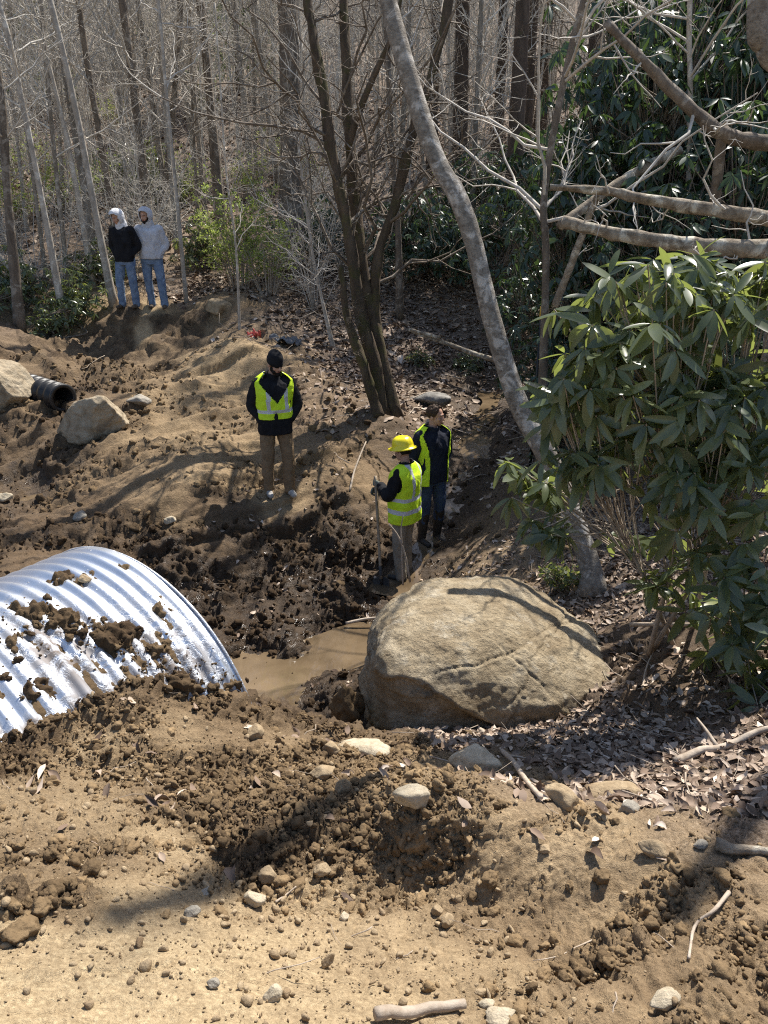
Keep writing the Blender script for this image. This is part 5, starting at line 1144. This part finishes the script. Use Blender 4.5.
# ------------------------------------------------------------------ people
def union(mb, voxel, it=3):
    """one closed skin around all the overlapping pieces in mb -> vertices, quads"""
    o = mb.build('raw', None)
    r = o.modifiers.new('r', 'REMESH'); r.mode = 'VOXEL'; r.voxel_size = voxel
    if it: s_ = o.modifiers.new('s', 'SMOOTH'); s_.factor = .5; s_.iterations = it
    dg = bpy.context.evaluated_depsgraph_get(); ev = o.evaluated_get(dg); me = ev.to_mesh()
    V = np.empty(len(me.vertices)*3, dtype=np.float32); me.vertices.foreach_get('co', V)
    L_ = np.empty(len(me.loops), dtype=np.int32); me.loops.foreach_get('vertex_index', L_)
    T_ = np.empty(len(me.polygons), dtype=np.int32); me.polygons.foreach_get('loop_total', T_)
    S_ = np.empty(len(me.polygons), dtype=np.int32); me.polygons.foreach_get('loop_start', S_)
    F = [L_[S_[T_ == k][:, None]+np.arange(k)] for k in (3, 4) if (T_ == k).any()]
    ev.to_mesh_clear(); md = o.data; bpy.data.objects.remove(o); bpy.data.meshes.remove(md)
    return V.reshape(-1, 3).astype(np.float64), F
def limb(mb, P, R, n=10, k=16):
    """rounded, tapering limb through joints P with radii R"""
    P = np.asarray(P, dtype=float); R = np.asarray(R, dtype=float)
    f = np.linspace(0, len(P)-1, n*(len(P)-1)+1); q = np.stack([np.interp(f, np.arange(len(P)), P[:, i]) for i in range(3)], -1); rr = np.interp(f, np.arange(len(P)), R)
    for _ in range(2): q[1:-1] = (q[:-2]+2*q[1:-1]+q[2:])/4
    V, F = tubes(q[None], rr[None], k); mb.add(V, F)
    for e, r in ((q[0], rr[0]), (q[-1], rr[-1])): ball(mb, e, (r, r, r))
def ball(mb, c, r, Rm=None):
    V, F = ICO[3]; V = V*np.asarray(r)
    if Rm is not None: V = V@Rm.T
    mb.add(V+np.asarray(c), F)
def loft(mb, rings, k=40, ex=2.4):
    """closed solid through rings (cx, cy, z, rx, ry)"""
    a = np.arange(k)/k*2*np.pi; ca, sa = np.cos(a), np.sin(a); m_ = (np.abs(ca)**ex+np.abs(sa)**ex)**(-1/ex)
    rg = spline(np.array(rings, dtype=float), len(rings)*5)
    V = np.stack([rg[:, None, 0]+rg[:, None, 3]*ca*m_, rg[:, None, 1]+rg[:, None, 4]*sa*m_, np.repeat(rg[:, 2:3], k, 1)], -1)
    n = len(rg); i = np.arange(n*k).reshape(n, k)
    q = np.stack([i[:-1], np.roll(i[:-1], -1, 1), np.roll(i[1:], -1, 1), i[1:]], -1).reshape(-1, 4)
    mb.add(V.reshape(-1, 3), [q, i[0, ::-1][None], i[-1][None]])
def rotz(a): c, s = math.cos(a), math.sin(a); return np.array([[c, -s, 0], [s, c, 0], [0, 0, 1]])
def rotx(a): c, s = math.cos(a), math.sin(a); return np.array([[1, 0, 0], [0, c, -s], [0, s, c]])
def cloth_mat(name, lo, hi, scale=26, rough=.9, spec=.2, bd=.006):
    m, t, out = node_mat(name); v = objpos(t); M[name] = m
    c = ramp(t, noise(t, scale*.35, 5, .6, v), [(.3, lo), (.7, hi)])
    h = math_(t, 'ADD', noise(t, scale*.5, 4, .55, v, .7), math_(t, 'MULTIPLY', noise(t, 300, 2, .5, v), .06))
    principled(t, out, c, rough, 0, h, bd*3, .8, spec)
cloth_mat('black_cloth', (.008, .008, .010), (.018, .018, .021)); cloth_mat('navy_cloth', (.010, .012, .020), (.022, .026, .042)); cloth_mat('grey_fleece', (.42, .43, .47), (.55, .56, .60)); cloth_mat('pale_fleece', (.58, .58, .60), (.70, .70, .72))
cloth_mat('khaki_cloth', (.16, .108, .063), (.25, .175, .105)); cloth_mat('olive_grey_cloth', (.20, .175, .135), (.31, .275, .22)); cloth_mat('blue_denim', (.085, .13, .22), (.22, .29, .40)); cloth_mat('dark_denim', (.025, .04, .075), (.06, .085, .14))
cloth_mat('lime_cloth', (.56, .80, .02), (.66, .90, .05), 20, .7); cloth_mat('silver_band', (.50, .51, .52), (.62, .63, .64), 30, .45, .5); cloth_mat('glove_cloth', (.10, .11, .10), (.22, .24, .19))
cloth_mat('boot_rubber', (.018, .016, .014), (.045, .038, .03), 30, .5, .4); cloth_mat('muddy_shoe', (.05, .038, .028), (.13, .10, .075), 30, .8); cloth_mat('pale_shoe', (.28, .26, .23), (.42, .40, .37), 30, .8)
cloth_mat('dark_hair', (.008, .006, .005), (.022, .016, .012), 60, .7); cloth_mat('brown_hair', (.03, .018, .010), (.075, .045, .026), 60, .6)
simple_mat('hat_yellow', (.82, .66, .015), (.88, .74, .03), 8, .28, .0006, 30, .5)
simple_mat('tool_wood', (.24, .175, .11), (.38, .30, .21), 16, .7, .001); simple_mat('tool_steel', (.03, .027, .025), (.08, .07, .06), 14, .6, .002)
m, t, out = node_mat('skin'); M['skin'] = m; v = objpos(t)
c = ramp(t, noise(t, 24, 4, .6, v), [(.3, (.42, .235, .16)), (.7, (.52, .31, .22))]); c = mixc(t, attr(t, 'lip'), c, (.36, .13, .10)); c = mixc(t, attr(t, 'eye'), c, (.03, .02, .016))
principled(t, out, c, .55, 0, noise(t, 160, 3, .6, v), .001, .5, .4)

def hand(mb, Wr, f, p, curl=(40, 45, 30), side=1, grow_=0.0, r=.0092):
    """palm and five fingers from the wrist: f along the hand, p out of the palm; side puts the thumb along f x p * side"""
    f = unit(np.asarray(f, dtype=float)); p = np.asarray(p, dtype=float); p = unit(p-f*(p@f)); s = np.cross(f, p)*side; Wr = np.asarray(Wr, dtype=float)
    for o_ in (-.028, -.010, .010, .028): limb(mb, [Wr+s*o_*.6, Wr+f*.05+s*o_*.9, Wr+f*.09+s*o_], [.018+grow_, .017+grow_, .0125+grow_], 3, 10)
    for o_, ln in ((-.030, .78), (-.010, .93), (.010, 1.0), (.030, .9)):
        b = Wr+f*.090+s*o_; a = 0; P = [b]
        for L_, cu in zip((.046, .029, .023), curl):
            a += math.radians(cu); P.append(P[-1]+(f*math.cos(a)+p*math.sin(a))*L_*ln)
        limb(mb, P, [r+.001+grow_, r+grow_, r-.001+grow_, r-.002+grow_], 3, 8)
    b = Wr+f*.03+s*.030; limb(mb, [b, b+s*.026+f*.028+p*.012, b+s*.024+f*.055+p*.034, b+s*.012+f*.07+p*.052], [.014+grow_, .0115+grow_, .010+grow_, .0085+grow_], 3, 8)

def person(px, py, yaw, label, H=1.76, arms=None, head=(0, 0), trousers='blue_denim', jacket='black_cloth', hem=.82, shoes='muddy_shoe', sleeve=1.0, bulk=1.0, feet=((.11, -.02), (-.11, .02)), seed=1, tall_boots=False, hooded=None, zoff=0.0, vest=None, hat=None, beard=None, hair=None, gloves=None, hands=None, crotch=.80, sleeve_mat=None):
    B = hit(px, py); B[2] = gz(B[0], B[1])+zoff
    root = empty('person', B, yaw); k = H/1.76; root.scale = (k, k, k)
    hy, hp = math.radians(head[0]), math.radians(head[1])
    HR = rotz(hy)@rotx(hp); NP = np.array([0, .005, 1.53]); HC = NP+HR@np.array([0, -.022, .125])
    sh = {1: np.array([.185, 0, 1.425]), -1: np.array([-.185, 0, 1.425])}
    arms = arms or {1: ((.275, .05, 1.13), (.165, -.055, .965)), -1: ((-.275, .05, 1.13), (-.165, -.055, .965))}
    hands = hands or {1: ((-.45, -.1, -.7), (-.4, .7, -.2)), -1: ((.45, -.1, -.7), (.4, .7, -.2))}
    # --- body: one skin
    b = MB()
    loft(b, [(0, 0, .84, .10, .07), (0, 0, .92, .155, .10), (0, 0, 1.08, .135, .088), (0, 0, 1.25, .16, .10), (0, .005, 1.40, .165, .09), (0, .01, 1.47, .09, .06), (0, .012, 1.50, .05, .05)])
    limb(b, [(0, .012, 1.44), HC+HR@np.array([0, .02, -.06])], [.056, .052], 6)
    ft = {1: feet[0], -1: feet[1]}
    hip = {s: np.array([.095*s, 0, .90]) for s in (1, -1)}; kn, an = {}, {}
    for s in (1, -1):
        an[s] = np.array([ft[s][0], ft[s][1], .085]); kn[s] = (hip[s]+an[s])/2+np.array([.012*s, -.03, .02])
        limb(b, [hip[s], kn[s], an[s]], [.082, .054, .037]); limb(b, [an[s]+[0, .03, -.03], an[s]+[.012*s, -.13, -.05]], [.036, .03], 6)
        el, wr = map(np.array, arms[s]); limb(b, [sh[s], el, wr], [.05, .04, .027]); hand(b, wr, *hands[s], side=s if True else 1)
    def hp_(p): return HC+HR@np.asarray(p, dtype=float)
    for c_, r_ in (((0, .012, .03), (.076, .096, .09)), ((0, -.028, -.04), (.060, .066, .068)), ((0, -.066, -.088), (.026, .022, .020)), ((.081, .014, -.01), (.010, .022, .032)), ((-.081, .014, -.01), (.010, .022, .032)), ((0, -.080, .030), (.052, .016, .011)),
                   ((0, -.088, -.058), (.024, .011, .009)), ((.04, -.066, -.022), (.024, .02, .02)), ((-.04, -.066, -.022), (.024, .02, .02))): ball(b, hp_(c_), r_, HR)
    limb(b, [hp_((0, -.088, .016)), hp_((0, -.108, -.028))], [.009, .0145], 4, 8)
    V, F = union(b, .0075, 2)
    q = (V-HC)@HR; eye = np.zeros(len(V)); lip = np.zeros(len(V))
    for s in (1, -1):
        d = np.linalg.norm((q-np.array([.033*s, -.088, .008]))*np.array([.8, 1, 1.3]), axis=1); V += (sstep(.024, .008, d)[:, None]*.007)*(HR@np.array([0, 1, 0])); eye = np.maximum(eye, sstep(.0145, .009, d)); eye = np.maximum(eye, .7*sstep(.026, .018, np.linalg.norm((q-np.array([.034*s, -.094, .034]))*np.array([.8, 1, 3.2]), axis=1)))
    lip = sstep(.026, .016, np.linalg.norm((q-np.array([0, -.096, -.058]))*np.array([.8, 1, 2.0]), axis=1))
    link('body', mesh_of('body', V, F, {'eye': eye, 'lip': lip}), M['skin'], root)
    def garment(name, mb, mat, voxel=.010, wrinkle=.006, it=3, fs=9.0, cut=None):
        V, F = union(mb, voxel, it)
        C0 = V.mean(0); nrm = unit((V-C0)*np.array([1, 1, .15])); V = V+nrm*(wrinkle*(1-2*np.abs(fbm(V*np.array([fs, fs, fs*.55])+seed*3.7, 3, seed)))-wrinkle*.2)[:, None]
        return link(name, mesh_of(name, V, F), M[mat], root)
    # --- trousers
    tr = MB(); loft(tr, [(0, .004, crotch, .165, .115), (0, .004, .90, .178, .122), (0, 0, 1.0, .165, .112), (0, 0, 1.05, .155, .105)])
    for s in (1, -1):
        end = an[s]+(unit(kn[s]-an[s])*.24 if tall_boots else np.array([0, .0, -.015])); mid = kn[s]+[0, .0, 0]
        limb(tr, [hip[s]+[0, 0, -.02], mid, end], [.102, .078, .070 if not tall_boots else .066])
    garment('trousers', tr, trousers, .010, .010, 3, 10)
    # --- jacket
    j = MB(); w_ = bulk
    loft(j, [(0, 0, hem, .185*w_, .135*w_), (0, 0, hem+.06, .188*w_, .14*w_), (0, 0, 1.10, .180*w_, .138*w_), (0, 0, 1.26, .190*w_, .142*w_), (0, .004, 1.38, .192*w_, .125*w_), (0, .008, 1.45, .135*w_, .09), (0, .012, 1.495, .078, .072), (0, .012, 1.515, .07, .066)], ex=2.5)
    for s in (1, -1):
        el, wr = map(np.array, arms[s]); fw = unit(wr-el); limb(j, [sh[s]+[-.015*s, 0, -.015], el, wr-fw*.01], [.082*w_, .066*w_, .050])
    garment('hoodie' if hooded and jacket == 'grey_fleece' else 'jacket', j, jacket, .010, .011, 3, 8)
    # --- footwear
    for s in (1, -1):
        f_ = MB(); a_ = an[s]; tz = a_[2]-.085
        rg = [(a_[0], a_[1]+.075, .0, .034, .03), (a_[0]+.004*s, a_[1]-.02, .0, .042, .06), (a_[0]+.010*s, a_[1]-.14, .0, .046, .05)]
        limb(f_, [a_+[0, .035, -.045], a_+[.006*s, -.06, -.048], a_+[.012*s, -.15, -.052]], [.042, .043, .036], 6); lg = unit(kn[s]-a_); limb(f_, [a_+[0, .01, -.03], a_+lg*(.06 if not tall_boots else .33)], [.050, .052 if not tall_boots else .072], 6)
        V, F = union(f_, .008, 2); V[:, 2] = np.maximum(V[:, 2], .0); link('boot' if tall_boots else 'shoe', mesh_of('shoe', V, F), M[shoes], root)
    # --- head wear
    if hat == 'beanie':
        n, kk = 16, 36; a = np.arange(kk)/kk*2*np.pi; rows = []
        prof = [(-.018, 1.0), (-.02, 1.06), (.0, 1.08), (.03, 1.08), (.036, 1.03), (.06, 1.02), (.09, .93), (.115, .75), (.13, .5), (.137, .25), (.139, .02)]
        for z_, s_ in prof: rows.append(np.stack([.086*s_*np.cos(a), .012+.106*s_*np.sin(a), np.full(kk, z_+.028)+.012*np.sin(a)], -1))
        Vh = np.array(rows).reshape(-1, 3); Vh = Vh*.97*(1+.01*np.cos(np.tile(a, len(prof))*18))[:, None]; i = np.arange(len(prof)*kk).reshape(len(prof), kk)
        Fh = np.stack([i[:-1], np.roll(i[:-1], -1, 1), np.roll(i[1:], -1, 1), i[1:]], -1).reshape(-1, 4); o = link('beanie', mesh_of('beanie', HC+Vh@HR.T, [Fh, i[-1][None]]), M['black_cloth'], root)
    if hat == 'hard_hat':
        kk = 64; a = np.arange(kk)/kk*2*np.pi; prof = [(-.012, 1.12, 1), (-.016, 1.22, 1), (-.012, 1.27, 1), (-.004, 1.24, 1), (.004, 1.10, .6), (.012, 1.0, .1), (.045, .985, 0), (.08, .92, 0), (.108, .78, 0), (.128, .55, 0), (.137, .28, 0), (.139, .03, 0)]
        rows = []
        for z_, s_, e_ in prof:
            fr_ = np.clip(-np.sin(a), 0, 1)**3*e_*.028*(s_ > 1.15); rx, ry = .118*s_, .138*s_
            x_, y_ = rx*np.cos(a), ry*np.sin(a)-fr_; rib = (np.exp(-(x_/.012)**2)+.8*np.exp(-((np.abs(x_)-.045)/.010)**2))*.007*(e_ < .05)*(z_ > .05)
            rows.append(np.stack([x_, .012+y_, z_+.055+rib], -1))
        Vh = np.array(rows).reshape(-1, 3); i = np.arange(len(prof)*kk).reshape(len(prof), kk)
        Fh = np.stack([i[:-1], np.roll(i[:-1], -1, 1), np.roll(i[1:], -1, 1), i[1:]], -1).reshape(-1, 4); o = link('hard_hat', mesh_of('hard_hat', HC+Vh@HR.T, [Fh, i[-1][None]]), M['hat_yellow'], root)
    if hair:
        U_, F_ = ICO[4]; keep = (U_[:, 1] > -.62+.75*np.clip(U_[:, 2]*-1+.1, 0, 2)) & (U_[:, 2] > -.55) ; Vh = U_*np.array([.088, .106, .102])*(1+.09*fbm(U_*5, 4, 7))[:, None]+np.array([0, .014, .036]); Fk = F_[keep[F_].all(1)]
        o = link('hair', mesh_of('hair', HC+Vh@HR.T, [Fk]), M[hair], root); sm = o.modifiers.new('thickness', 'SOLIDIFY'); sm.thickness = .012
    if beard:
        bb = MB(); 
        for c_, r_ in (((0, -.078, -.090), (.034, .030, .032)), ((.04, -.052, -.068), (.026, .030, .030)), ((-.04, -.052, -.068), (.026, .030, .030)), ((0, -.094, -.046), (.028, .010, .006)), ((.058, -.02, -.045), (.016, .026, .036)), ((-.058, -.02, -.045), (.016, .026, .036))): ball(bb, hp_(c_), r_, HR)
        V, F = union(bb, .006, 1); V = V+.004*fbm(V*70, 3, 3)[:, None]; link('beard', mesh_of('beard', V, F), M[beard], root)
    if hooded:
        U_, F_ = ICO[4]; open_ = (U_[:, 1] < -.50) & (U_[:, 2] > -.86+.0*U_[:, 0]) & (np.abs(U_[:, 0]) < .80) & (U_[:, 2] < .60)
        Vh = U_*np.array([.122, .140, .158]); Vh[:, 2] += .03*np.clip(U_[:, 1], 0, 1); Vh[:, 1] -= .035*sstep(.2, .8, U_[:, 2]); Vh = Vh*(1+.035*fbm(U_*3+seed, 3, seed))[:, None]+np.array([0, .012, .010]); Fk = F_[~open_[F_].any(1)]
        o = link('hood', mesh_of('hood', HC+Vh@HR.T, [Fk]), M[hooded], root); sm = o.modifiers.new('thickness', 'SOLIDIFY'); sm.thickness = .014
        cl = MB(); limb(cl, [(.0, .02, 1.455), HC+HR@np.array([0, .03, -.09])], [.118, .098], 6); V, F = union(cl, .01, 2); V = V+unit(V-np.array([0, 0, 1.5]))*(.010*fbm(V*11, 3, seed))[:, None]; link('hood_collar', mesh_of('collar', V, F), M[hooded], root)
    elif jacket != 'skin':
        cl = MB(); kk = 40; a = np.arange(kk)/kk*2*np.pi; rows = []
        for z_, s_ in ((1.47, 1.16), (1.50, 1.05), (1.535, 1.02), (1.555, 1.08), (1.55, .96), (1.50, .93)): rows.append(np.stack([.082*s_*np.cos(a), .010+.084*s_*np.sin(a), z_-.035*np.clip(-np.sin(a), 0, 1)+.006*np.sin(5*a)], -1))
        V = np.array(rows).reshape(-1, 3); i = np.arange(len(rows)*kk).reshape(len(rows), kk); Fh = np.stack([i[:-1], np.roll(i[:-1], -1, 1), np.roll(i[1:], -1, 1), i[1:]], -1).reshape(-1, 4); link('collar', mesh_of('collar', V, [Fh]), M[jacket], root)
    # --- high-visibility vest: a shell over the jacket with neck, front and arm holes; silver bands are its pattern
    if vest:
        na, nz = 120, 80; th = np.arange(na)/na*2*np.pi; z_ = np.linspace(vest['hem'], 1.535, nz); g_ = .020
        zz = [hem, hem+.06, 1.10, 1.26, 1.38, 1.45, 1.50, 1.54]; rx = np.interp(z_, zz, np.array([.185*w_, .188*w_, .180*w_, .194*w_, .208*w_, .205*w_, .150, .085])+g_); ry = np.interp(z_, zz, np.array([.135*w_, .14*w_, .138*w_, .142*w_, .135*w_, .118, .10, .08])+g_)
        for _ in range(3): rx[1:-1] = (rx[:-2]+2*rx[1:-1]+rx[2:])/4; ry[1:-1] = (ry[:-2]+2*ry[1:-1]+ry[2:])/4
        ca, sa = np.sin(th), -np.cos(th); m_ = (np.abs(ca)**2.5+np.abs(sa)**2.5)**(-1/2.5)
        X = rx[:, None]*(ca*m_); Y = ry[:, None]*(sa*m_)+.004; Z = np.repeat(z_[:, None], na, 1)
        Vv = np.stack([X, Y, Z], -1); rip = .018*fbm(np.stack([X*9+seed, Y*9, Z*6], -1), 3, seed+2)*sstep(1.45, 1.2, Z)
        Vv = Vv+unit(Vv*np.array([1, 1, 0]))*rip[..., None]
        t_ = np.minimum(th, 2*np.pi-th)[None]*np.ones((nz, 1)); Zg = Z
        hole = np.zeros((nz, na), bool)
        hole |= (t_ < np.interp(Zg, [vest.get('v', 1.22), 1.52], [0, 1.05])) & (Zg > vest.get('v', 1.22)) & (np.cos(th)[None] > 0)        # neck
        if vest.get('open'): hole |= (t_ < np.radians(vest['open'])+.25*sstep(1.2, 1.5, Zg))
        ah = ((np.abs(t_-np.pi/2)*.19)/.075)**2+((Zg-1.335)/.125)**2 < 1; hole |= ah
        i = np.arange(nz*na).reshape(nz, na); q = np.stack([i[:-1], np.roll(i[:-1], -1, 1), np.roll(i[1:], -1, 1), i[1:]], -1)
        fk = ~(hole[:-1] | hole[1:] | np.roll(hole[:-1], -1, 1) | np.roll(hole[1:], -1, 1)); q_ = q[fk]
        zc = Zg[:-1]; xc = X[:-1]; band = np.zeros_like(fk)
        for (a0, a1) in vest.get('bands', ()): band |= (zc > a0) & (zc < a1)
        band |= (np.abs(np.abs(xc)-.108) < .024) & (zc > vest.get('strap', 1.1)) & (np.abs(np.sin(th))[None] < .93)
        o = link('safety_vest', mesh_of('vest', Vv.reshape(-1, 3), [q_], None, True, band[fk].astype(int)), [M['lime_cloth'], M['silver_band']], root); sm = o.modifiers.new('thickness', 'SOLIDIFY'); sm.thickness = .006
    if gloves:
        for s in (1, -1):
            gl = MB(); el, wr = map(np.array, arms[s]); hand(gl, wr, *hands[s], side=s, grow_=.0035); limb(gl, [wr-unit(wr-el)*.04, wr+unit(np.asarray(hands[s][0]))*.02], [.036, .032], 4); V, F = union(gl, .0055, 1); link('glove', mesh_of('glove', V, F), M[gloves], root)
    tag(root, label, 'person')
    return root

R_ = math.radians
person(279, 494, R_(22), 'person in black beanie, lime vest over black jacket and brown trousers, hands in pockets', 1.66, {1: ((.30, .03, 1.12), (.17, -.07, .97)), -1: ((-.265, .09, 1.13), (-.15, -.05, .95))}, head=(22, 20), trousers='khaki_cloth', jacket='black_cloth', hem=.80, bulk=1.08, shoes='pale_shoe',
       feet=((.13, -.05), (-.12, .03)), seed=3, vest=dict(hem=1.00, v=1.20, bands=((1.07, 1.115),), strap=1.09), hat='beanie', beard='dark_hair')
hh_arms = {1: ((.24, -.10, 1.14), (.055, -.31, 1.20)), -1: ((-.25, -.08, 1.16), (.0, -.31, 1.10))}
hh_hands = {1: ((-.15, -.95, .15), (-1, 0, 0)), -1: ((.2, -.95, .1), (1, 0, 0))}
hh = person(404, 577, R_(-118), 'person in yellow hard hat and lime vest, seen from behind, leaning on a shovel', 1.57, hh_arms, (-8, 10), 'olive_grey_cloth', 'black_cloth', .86, 'boot_rubber', bulk=1.12, feet=((.12, .02), (-.13, -.03)), seed=5,
            vest=dict(hem=.80, v=1.30, bands=((1.08, 1.13), (.93, .98)), strap=1.1), hat='hard_hat', hair='dark_hair', gloves='glove_cloth', hands=hh_hands)
person(430, 542, R_(34), 'bareheaded person with brown hair in dark jacket and open lime vest, jeans and tall boots', 1.66, None, (32, 6), 'dark_denim', 'navy_cloth', .84, 'boot_rubber', bulk=1.08, feet=((.11, 0), (-.11, .02)), seed=7, tall_boots=True,
       vest=dict(hem=.82, v=1.0, open=36, bands=(), strap=9), hair='brown_hair')
person(131, 308, R_(-14), 'person with pale hood up, black jacket and blue jeans, standing on the spoil heap', 1.65, {1: ((.25, .10, 1.13), (.15, -.05, .96)), -1: ((-.30, .10, 1.12), (-.17, .03, .93))}, (-20, 24), 'blue_denim', 'black_cloth', .86, 'muddy_shoe', bulk=1.06, feet=((.10, .05), (-.15, -.04)), seed=9, hooded='pale_fleece')
person(157, 308, R_(6), 'person in pale grey hoodie, hood up, dark beard, one arm round a companion', 1.69, {1: ((.28, .05, 1.14), (.165, -.055, .98)), -1: ((-.34, .06, 1.28), (-.50, .0, 1.42))}, (-28, 14), 'blue_denim', 'grey_fleece', .90, 'muddy_shoe', bulk=1.12, feet=((.16, -.05), (-.09, .05)), seed=11, hooded='grey_fleece', beard='dark_hair',
       hands={1: ((-.45, -.1, -.7), (-.4, .7, -.2)), -1: ((-.9, -.1, -.1), (0, .1, -1))})
def shovel():
    mw = hh.location; k = hh.scale[0]; Rm = rotz(hh.rotation_euler.z); top = np.array(mw)+k*(Rm@np.array([.025, -.395, 1.30])); bot = hit(381, 590); bot[2] += .14
    d = unit(bot-top); root = empty('shovel', bot); s = np.linspace(0, 1, 20)[:, None]; P = top*(1-s)+bot*s-bot
    V, F = tubes(P[None], (.0175*(1-.12*np.sin(s[:, 0]*3)))[None], 10); link('shaft', mesh_of('shaft', V, F), M['tool_wood'], root)
    n, mm = 10, 8; u = np.linspace(-1, 1, mm); VV = []
    sd = unit(np.cross(d, [.3, 1, 0])); fw = np.cross(sd, d)
    for j in range(n):
        t_ = j/(n-1); wd = .10*(1-.12*t_)*(1-sstep(.6, 1.05, t_)*.85)*(sstep(-.12, .12, t_)); 
        for x in u: VV.append(d*(t_*.27-.02)+sd*x*wd+fw*(.022*(1-x*x)))
    i = np.arange(n*mm).reshape(n, mm); q = np.stack([i[:-1, :-1], i[:-1, 1:], i[1:, 1:], i[1:, :-1]], -1).reshape(-1, 4)
    o = link('blade', mesh_of('blade', VV, [q]), M['tool_steel'], root); sm = o.modifiers.new('thickness', 'SOLIDIFY'); sm.thickness = .004
    V, F = tubes(np.array([d*-.14, d*.06])[None]*1.0, np.array([[.021, .014]]), 10); link('socket', mesh_of('socket', V, F), M['tool_steel'], root)
    tag(root, 'long wooden-handled shovel held upright by the person in the hard hat', 'shovel')
shovel()
